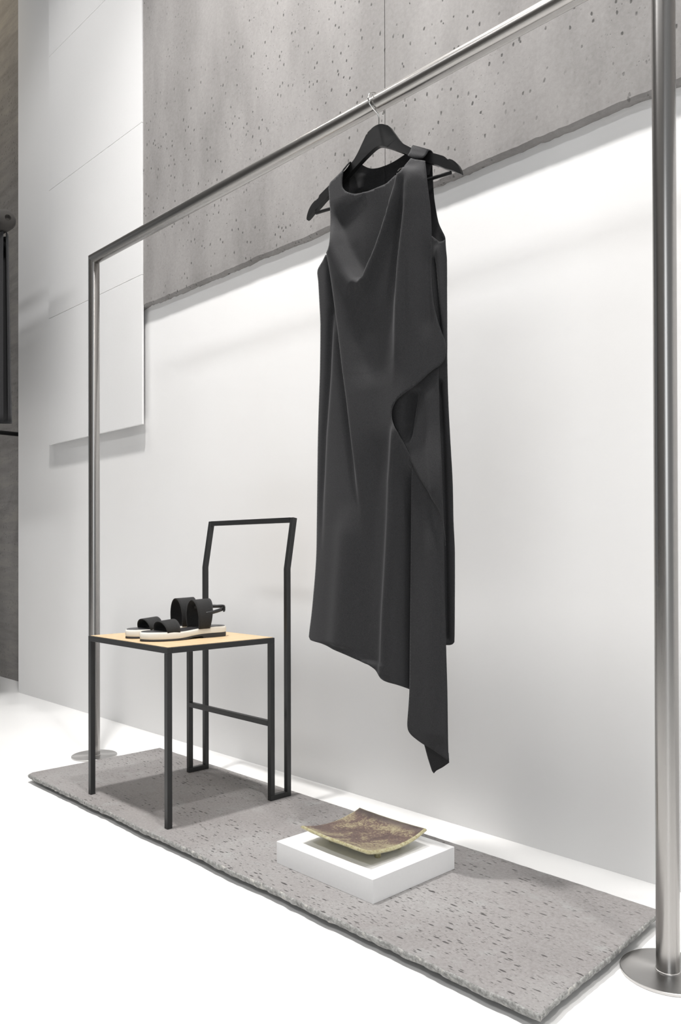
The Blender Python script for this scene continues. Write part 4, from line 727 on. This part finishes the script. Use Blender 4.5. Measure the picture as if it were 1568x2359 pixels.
    'back': [(-0.1008, 1.5775), (-0.0958, 1.582), (-0.091, 1.5867), (-0.0831, 1.5863), (-0.0752, 1.5859), (-0.0698, 1.5812), (-0.0644, 1.5765), (-0.0597, 1.5726), (-0.0503, 1.5662), (-0.0445, 1.5633), (-0.0383, 1.561), (-0.0293, 1.5594), (-0.0202, 1.5585), (-0.0144, 1.5584), (-0.0086, 1.5587), (-0.0008, 1.5589), (0.0076, 1.5595), (0.0138, 1.5602), (0.0202, 1.5611), (0.0266, 1.5622), (0.0342, 1.5637), (0.0423, 1.5654), (0.0494, 1.567), (0.0572, 1.5691), (0.0641, 1.5714), (0.0691, 1.5733), (0.074, 1.5754), (0.0813, 1.5719), (0.0887, 1.5682), (0.0962, 1.5645), (0.1038, 1.5605), (0.1115, 1.5566), (0.1193, 1.5524), (0.1246, 1.544), (0.1247, 1.5379), (0.1241, 1.5305), (0.1235, 1.523), (0.1233, 1.517), (0.1233, 1.5103), (0.1233, 1.503), (0.1236, 1.4954), (0.1241, 1.488), (0.1245, 1.4821), (0.1249, 1.4759), (0.1255, 1.4695), (0.1261, 1.463), (0.1267, 1.4564), (0.1274, 1.45), (0.1281, 1.4436), (0.129, 1.4367), (0.1301, 1.4293), (0.1313, 1.4216), (0.1329, 1.4138), (0.1346, 1.4062), (0.1364, 1.3993), (0.138, 1.3934), (0.1412, 1.3855), (0.1454, 1.3774), (0.1494, 1.37), (0.1546, 1.361), (0.1583, 1.3522), (0.1588, 1.347), (0.159, 1.3408), (0.159, 1.3339), (0.1589, 1.3266), (0.1588, 1.3192), (0.1586, 1.3118), (0.1585, 1.3047), (0.1585, 1.2996), (0.1585, 1.294), (0.1585, 1.2881), (0.1585, 1.2819), (0.1584, 1.2754), (0.1584, 1.2688), (0.1584, 1.2619), (0.1583, 1.255), (0.1582, 1.248), (0.1582, 1.241), (0.1581, 1.234), (0.158, 1.2271), (0.1579, 1.2203), (0.1578, 1.2137), (0.1577, 1.2081), (0.1576, 1.2023), (0.1575, 1.1962), (0.1575, 1.1898), (0.1574, 1.1833), (0.1573, 1.1766), (0.1572, 1.1697), (0.1571, 1.1628), (0.1571, 1.1557), (0.157, 1.1487), (0.1569, 1.1416), (0.1568, 1.1345), (0.1567, 1.1275), (0.1567, 1.1205), (0.1566, 1.1137), (0.1565, 1.1069), (0.1565, 1.1004), (0.1565, 1.094), (0.1565, 1.0878), (0.1565, 1.0819), (0.1566, 1.0763), (0.1567, 1.0697), (0.1568, 1.0631), (0.157, 1.0565), (0.1572, 1.0499), (0.1574, 1.0433), (0.1576, 1.0367), (0.1579, 1.0301), (0.1582, 1.0234), (0.1585, 1.0168), (0.1588, 1.0102), (0.1591, 1.0036), (0.1594, 0.997), (0.1597, 0.9904), (0.1599, 0.9838), (0.1602, 0.9785), (0.1604, 0.9728), (0.1607, 0.9669), (0.161, 0.9608), (0.1613, 0.9544), (0.1616, 0.9479), (0.1619, 0.9412), (0.1623, 0.9344), (0.1626, 0.9275), (0.163, 0.9205), (0.1634, 0.9136), (0.1637, 0.9066), (0.1641, 0.8996), (0.1644, 0.8927), (0.1648, 0.8858), (0.1651, 0.8791), (0.1655, 0.8725), (0.1658, 0.8661), (0.1661, 0.8599), (0.1664, 0.8539), (0.1667, 0.8482), (0.1669, 0.8427), (0.1672, 0.8376), (0.1674, 0.8311), (0.1677, 0.8247), (0.1679, 0.8183), (0.1681, 0.8119), (0.1684, 0.8055), (0.1686, 0.7991), (0.1688, 0.7927), (0.169, 0.7863), (0.1692, 0.7799), (0.1694, 0.7735), (0.1696, 0.7671), (0.1698, 0.7607), (0.17, 0.7543), (0.1702, 0.7481), (0.1705, 0.7417), (0.1708, 0.7353), (0.1711, 0.7288), (0.1714, 0.7223), (0.1717, 0.7158), (0.172, 0.7092), (0.1723, 0.7026), (0.1726, 0.696), (0.1729, 0.6894), (0.1731, 0.6828), (0.1733, 0.6762), (0.1735, 0.6697), (0.1736, 0.6632), (0.1737, 0.6566), (0.1738, 0.65), (0.1738, 0.6434), (0.1739, 0.6367), (0.1739, 0.6301), (0.1738, 0.6234), (0.1738, 0.6168), (0.1737, 0.6101), (0.1737, 0.6036), (0.1736, 0.5971), (0.1735, 0.5907), (0.1734, 0.5844), (0.1733, 0.5782), (0.1733, 0.5722), (0.1732, 0.5658), (0.1731, 0.5594), (0.173, 0.553), (0.1728, 0.5467), (0.1727, 0.5403), (0.1725, 0.5339), (0.1724, 0.5275), (0.1722, 0.5211), (0.1721, 0.5147), (0.1719, 0.5084), (0.1718, 0.502), (0.1716, 0.4956), (0.1623, 0.4945), (0.1531, 0.4934), (0.144, 0.4923), (0.135, 0.4912), (0.1261, 0.4902), (0.1173, 0.4892), (0.1085, 0.4882), (0.0998, 0.4872), (0.0912, 0.4863), (0.0827, 0.4854), (0.0742, 0.4846), (0.0658, 0.4837), (0.0575, 0.4829), (0.0491, 0.4822), (0.0409, 0.4815), (0.0326, 0.4808), (0.0245, 0.4802), (0.0163, 0.4797), (0.0081, 0.4792), (0.0, 0.4787), (-0.0077, 0.4783), (-0.0158, 0.4779), (-0.0241, 0.4776), (-0.0327, 0.4772), (-0.0415, 0.4769), (-0.0504, 0.4766), (-0.0593, 0.4764), (-0.0683, 0.4762), (-0.0772, 0.476), (-0.086, 0.4759), (-0.0947, 0.4758), (-0.1031, 0.4757), (-0.1114, 0.4757), (-0.1194, 0.4757), (-0.127, 0.4758), (-0.1343, 0.4759), (-0.1413, 0.4761), (-0.1478, 0.4762), (-0.1539, 0.4765), (-0.1595, 0.4767), (-0.1646, 0.4769), (-0.1692, 0.4772), (-0.1733, 0.4775), (-0.1794, 0.4795), (-0.1849, 0.4834), (-0.1904, 0.4873), (-0.1898, 0.4945), (-0.1893, 0.5017), (-0.1888, 0.5088), (-0.1882, 0.516), (-0.1877, 0.5232), (-0.1872, 0.5303), (-0.1866, 0.5375), (-0.1861, 0.5446), (-0.1855, 0.5518), (-0.185, 0.5589), (-0.1845, 0.5652), (-0.1839, 0.5718), (-0.1833, 0.5787), (-0.1827, 0.5858), (-0.182, 0.5932), (-0.1814, 0.6008), (-0.1807, 0.6084), (-0.18, 0.6162), (-0.1793, 0.624), (-0.1787, 0.6317), (-0.178, 0.6395), (-0.1774, 0.6471), (-0.1769, 0.6546), (-0.1764, 0.6619), (-0.1759, 0.669), (-0.1754, 0.676), (-0.175, 0.683), (-0.1747, 0.6901), (-0.1743, 0.6971), (-0.174, 0.7041), (-0.1737, 0.7112), (-0.1734, 0.7182), (-0.1731, 0.7252), (-0.1729, 0.7323), (-0.1726, 0.7393), (-0.1724, 0.7463), (-0.1722, 0.7534), (-0.1721, 0.7604), (-0.172, 0.7674), (-0.1719, 0.7732), (-0.1718, 0.7793), (-0.1717, 0.7857), (-0.1716, 0.7924), (-0.1716, 0.7994), (-0.1715, 0.8066), (-0.1714, 0.814), (-0.1713, 0.8216), (-0.1713, 0.8292), (-0.1712, 0.837), (-0.1711, 0.8448), (-0.171, 0.8526), (-0.171, 0.8605), (-0.1709, 0.8682), (-0.1708, 0.8759), (-0.1708, 0.8835), (-0.1707, 0.8909), (-0.1706, 0.8982), (-0.1705, 0.9052), (-0.1705, 0.9119), (-0.1704, 0.9184), (-0.1703, 0.9246), (-0.1702, 0.9304), (-0.1701, 0.9358), (-0.17, 0.9427), (-0.1699, 0.9495), (-0.1697, 0.9564), (-0.1695, 0.9632), (-0.1693, 0.9701), (-0.1692, 0.9769), (-0.1689, 0.9838), (-0.1687, 0.9906), (-0.1685, 0.9974), (-0.1683, 1.0043), (-0.1682, 1.0111), (-0.168, 1.018), (-0.1679, 1.0249), (-0.1677, 1.032), (-0.1675, 1.0392), (-0.1673, 1.0464), (-0.167, 1.0538), (-0.1668, 1.0612), (-0.1666, 1.0687), (-0.1664, 1.0762), (-0.1662, 1.0837), (-0.166, 1.0912), (-0.1658, 1.0987), (-0.1657, 1.1062), (-0.1656, 1.1136), (-0.1655, 1.1205), (-0.1655, 1.1276), (-0.1654, 1.135), (-0.1654, 1.1426), (-0.1654, 1.1502), (-0.1654, 1.1579), (-0.1654, 1.1656), (-0.1654, 1.1732), (-0.1655, 1.1807), (-0.1655, 1.188), (-0.1656, 1.1951), (-0.1656, 1.2018), (-0.1657, 1.2082), (-0.1657, 1.2141), (-0.1658, 1.2195), (-0.166, 1.2265), (-0.1662, 1.2335), (-0.1665, 1.2405), (-0.1668, 1.2475), (-0.1672, 1.2546), (-0.1675, 1.2616), (-0.1678, 1.2686), (-0.1681, 1.2753), (-0.1683, 1.2825), (-0.1686, 1.29), (-0.1688, 1.2974), (-0.1691, 1.3046), (-0.1693, 1.3114), (-0.1696, 1.3175), (-0.1698, 1.3228), (-0.1708, 1.3301), (-0.172, 1.3375), (-0.1718, 1.3444), (-0.1696, 1.3503), (-0.1663, 1.3564), (-0.1625, 1.3626), (-0.1592, 1.3688), (-0.1566, 1.3739), (-0.1536, 1.3792), (-0.1505, 1.3849), (-0.1476, 1.3907), (-0.1451, 1.3966), (-0.143, 1.4025), (-0.1414, 1.4088), (-0.1401, 1.4156), (-0.1391, 1.423), (-0.1386, 1.4307), (-0.1382, 1.4382), (-0.1379, 1.4454), (-0.1377, 1.4519), (-0.1377, 1.4589), (-0.1379, 1.466), (-0.1383, 1.4732), (-0.1388, 1.4804), (-0.1392, 1.4875), (-0.1397, 1.4948), (-0.1403, 1.5029), (-0.1409, 1.5111), (-0.1413, 1.519), (-0.1414, 1.5259), (-0.1414, 1.5316), (-0.1412, 1.5394), (-0.139, 1.5463), (-0.1351, 1.5506), (-0.1297, 1.5551), (-0.1238, 1.5595), (-0.1183, 1.5636), (-0.1123, 1.5684), (-0.1062, 1.5732)],
}
YOKE_FRONT = [(-0.0514, 1.5524), (-0.0605, 1.5476), (-0.0748, 1.5365), (-0.0967, 1.5284), (-0.1117, 1.5241), (-0.1165, 1.516)]
YOKE_BACK = [(-0.091, 1.5867), (-0.1004, 1.5817), (-0.1147, 1.5697), (-0.1324, 1.5572), (-0.143, 1.5488), (-0.1462, 1.5392)]

dr = thing('dress', 'black sleeveless draped dress with asymmetric hem hanging on the wooden hanger', 'dress', (HO.x, HO.y, 0), HROT)
def cloth(name, key, m, th=.0013, step=.0042, parent=dr):
    F = FOLDS.get(key, []); fn = DEPTH[key]
    B = smooth_pts(OUTLINE[key], True, step*.8)
    n = len(B); us = [p.x for p in B]; zs = [p.y for p in B]
    pts = [Vector((p.x, p.y)) for p in B]; inner = []
    # interior points on a hex grid, kept clear of the boundary
    z = min(zs); row = 0
    while z < max(zs):
        xs = []
        for i in range(n):
            a, b = B[i], B[(i+1) % n]
            if (a.y <= z) != (b.y <= z): xs.append(a.x+(b.x-a.x)*(z-a.y)/(b.y-a.y))
        xs.sort()
        near = [p for p in B if abs(p.y-z) < step]
        for a, b in zip(xs[::2], xs[1::2]):
            u = a+step*.7+(row % 2)*step*.5
            while u < b-step*.6:
                if all((p.x-u)**2+(p.y-z)**2 > (step*.55)**2 for p in near): inner.append(Vector((u, z)))
                u += step
        z += step*.87; row += 1
    V, E_, Fc, *_ = delaunay_2d_cdt(pts+inner, [], [list(range(n))], 1, 1e-6)
    me = bpy.data.meshes.new(name)
    me.from_pydata([(v.x, -fn(v.x, v.y, F), v.y) for v in V], [], [list(f) for f in Fc])
    me.update()
    o = link(name, me, m, parent, True)
    s = o.modifiers.new('thickness', 'SOLIDIFY'); s.thickness = th; s.offset = 0
    return o
cloth('front_panel', 'front', M_DRESS)
cloth('back_panel', 'back', M_LINING, step=.006)
cloth('side_panel', 'side', M_DRESS)
cloth('waterfall_drape', 'second', M_DRESS)
tl = cloth('hem_tail', 'tail', M_DRESS)
cloth('folded_corner', 'under', M_LINING, parent=tl)
# left shoulder yoke bridging front and back over the hanger
def yoke():
    fr = [tuple(p) for p in smooth_pts(YOKE_FRONT, False, .001, 2)]; ba = [tuple(p) for p in smooth_pts(YOKE_BACK, False, .001, 2)]
    rows = []
    for k in range(9):
        s = k/8; row = []
        for i in range(21):
            f = fr[int(i/20*(len(fr)-1))]; b = ba[int(i/20*(len(ba)-1))]
            nf = depth_front(f[0], f[1], FOLDS['front']); nb = depth_back(b[0], b[1], [])
            row.append((f[0]+(b[0]-f[0])*s, -(nf+(nb-nf)*s), f[1]+(b[1]-f[1])*s+.0015*math.sin(s*PI)))
        rows.append(row)
    ribbon('shoulder_seam', rows, .0013, M_DRESS, dr)
yoke()
# right shoulder loop folded over the hanger arm
def loop():
    L0, L1, R0, R1 = (.0864, 1.5342), (.0900, 1.5585), (.1235, 1.5190), (.1300, 1.5375)
    rows = []
    prof = [(0, .0, .0235), (.35, 0, .0170), (.7, 0, .0135), (.95, 0, .0120), (1.04, .0015, .007), (1.06, .002, 0), (1.04, .0015, -.007), (.9, 0, -.0115), (.4, 0, -.0125), (-.3, 0, -.014), (-1.0, 0, -.016)]
    for k, dz, nn in prof:
        row = []
        for i in range(9):
            s = i/8
            a = (L0[0]+(L1[0]-L0[0])*k, L0[1]+(L1[1]-L0[1])*k); b = (R0[0]+(R1[0]-R0[0])*k, R0[1]+(R1[1]-R0[1])*k)
            row.append((a[0]+(b[0]-a[0])*s, -(nn+.0012*math.sin(s*PI)), a[1]+(b[1]-a[1])*s+dz-.004*math.sin(s*PI)*(1 if k < .1 else 0)))
        rows.append(row)
    ribbon('shoulder_loop', rows, .0018, M_DRESS, dr)
loop()
bm = bmesh.new(); sweep(bm, [(-.0069, .030, 1.555), (-.0055, .0305, 1.53), (-.0045, .033, 1.44)], .0014, 8)
obj('back_zip', bm, M_LINING, dr)
bm = bmesh.new(); sweep(bm, [(.0335, .0235, 1.533), (.040, .0225, 1.5365), (.047, .0235, 1.5365)], .0011, 8)
obj('label_pin', bm, M_CHROME, dr)['label'] = 'small silver pin at the back neck'

# ------------------------------------------------------------------ second rail at the left edge
r2 = thing('clothes_rack', 'dark clothes rack mostly cut off by the left edge, above the dark garment', 'clothes rack', (-4.3, 1.30, 0))
bm = bmesh.new(); sweep(bm, [(-.45, 0, 2.16), (.77, 0, 2.16)], .014, 16); obj('rack_tube', bm, M_BLACK, r2, True)
for x in (-.45,):
    bm = bmesh.new(); sweep(bm, [(x, 0, .004), (x, 0, 2.16)], .014, 16); obj('rack_post', bm, M_BLACK, r2, True)
    obj('rack_foot', lathe(bmesh.new(), [(.15, 0), (.15, .006)], (x, 0, 0), 48), M_BLACK, r2)
h2 = thing('coat_hanger', 'dark grey rounded hanger end at the left edge above the black garment', 'hanger', (-3.388, 1.30, 2.050))
def knob():
    bm = bmesh.new()
    pr = [(-.55, .016), (-.30, .020), (-.18, .028), (-.02, .036), (.06, .041), (.085, .041), (.098, .036), (.106, .026), (.109, .013)]
    # rings around the x axis
    rings = []
    for x, r in pr: rings.append([bm.verts.new((x, r*math.cos(2*PI*i/32), -.012+r*math.sin(2*PI*i/32))) for i in range(32)])
    rings.append([bm.verts.new((.100, .010*math.cos(2*PI*i/32), -.012+.010*math.sin(2*PI*i/32))) for i in range(32)])
    for a, b in zip(rings, rings[1:]):
        for i in range(32): bm.faces.new((a[i], a[(i+1) % 32], b[(i+1) % 32], b[i]))
    bm.faces.new(rings[0][::-1]); bm.faces.new(rings[-1]); return bm
weighted(obj('hanger_arm', knob(), M_DARK, h2), 60)
bm = bmesh.new(); sweep(bm, [(-.10, 0, .0), (-.10, 0, .06), (-.10, -.016, .08), (-.10, -.019, .11), (-.10, -.012, .124), (-.10, 0, .1265), (-.10, .012, .124), (-.10, .018, .11), (-.10, .016, .095)], .002, 8)
obj('hook', bm, M_CHROME, h2, True)
def garment(y, x0, x1, z0, z1, ph):
    rows = []
    for j in range(30):
        z = z1+(z0-z1)*j/29; row = []
        for i in range(41):
            k = i/40; x = x0+(x1-x0)*k
            row.append((x, y+.020*math.sin(k*26+ph+.3*j/29)*(.3+.7*j/29)+.012*math.sin(k*60+ph), z))
        rows.append(row)
    return rows
g = thing('hanging_garment', 'black garment edge hanging at the far left edge of the photo', 'garment', (-3.50, 1.30, 1.2))
for dy, nm in ((-.014, 'front_layer'), (.014, 'back_layer')):
    ribbon(nm, [[(x+3.50, yy-1.30, z-1.2) for x, yy, z in r] for r in garment(1.30+dy, -4.10, -3.315, 1.222, 1.992, dy*90)], .004, M_DRESS, g)  # cloth stretched out of view so its added shadow dims the far-left floor
# dark bar in the recess behind the wall end
rb = thing('recess_bar', 'thin dark horizontal bar crossing the recess left of the white wall', 'bar', (-4.17, 1.775, 1.30))
bm = bmesh.new(); sweep(bm, [(0, 0, 0), (0, -.9, 0)], .011, 12); obj('bar_tube', bm, M_BLACK, rb, True)
bm = bmesh.new(); sweep(bm, [(0, 0.0, 0), (0, -.008, 0)], .025, 16); obj('wall_flange', bm, M_BLACK, rb, True)
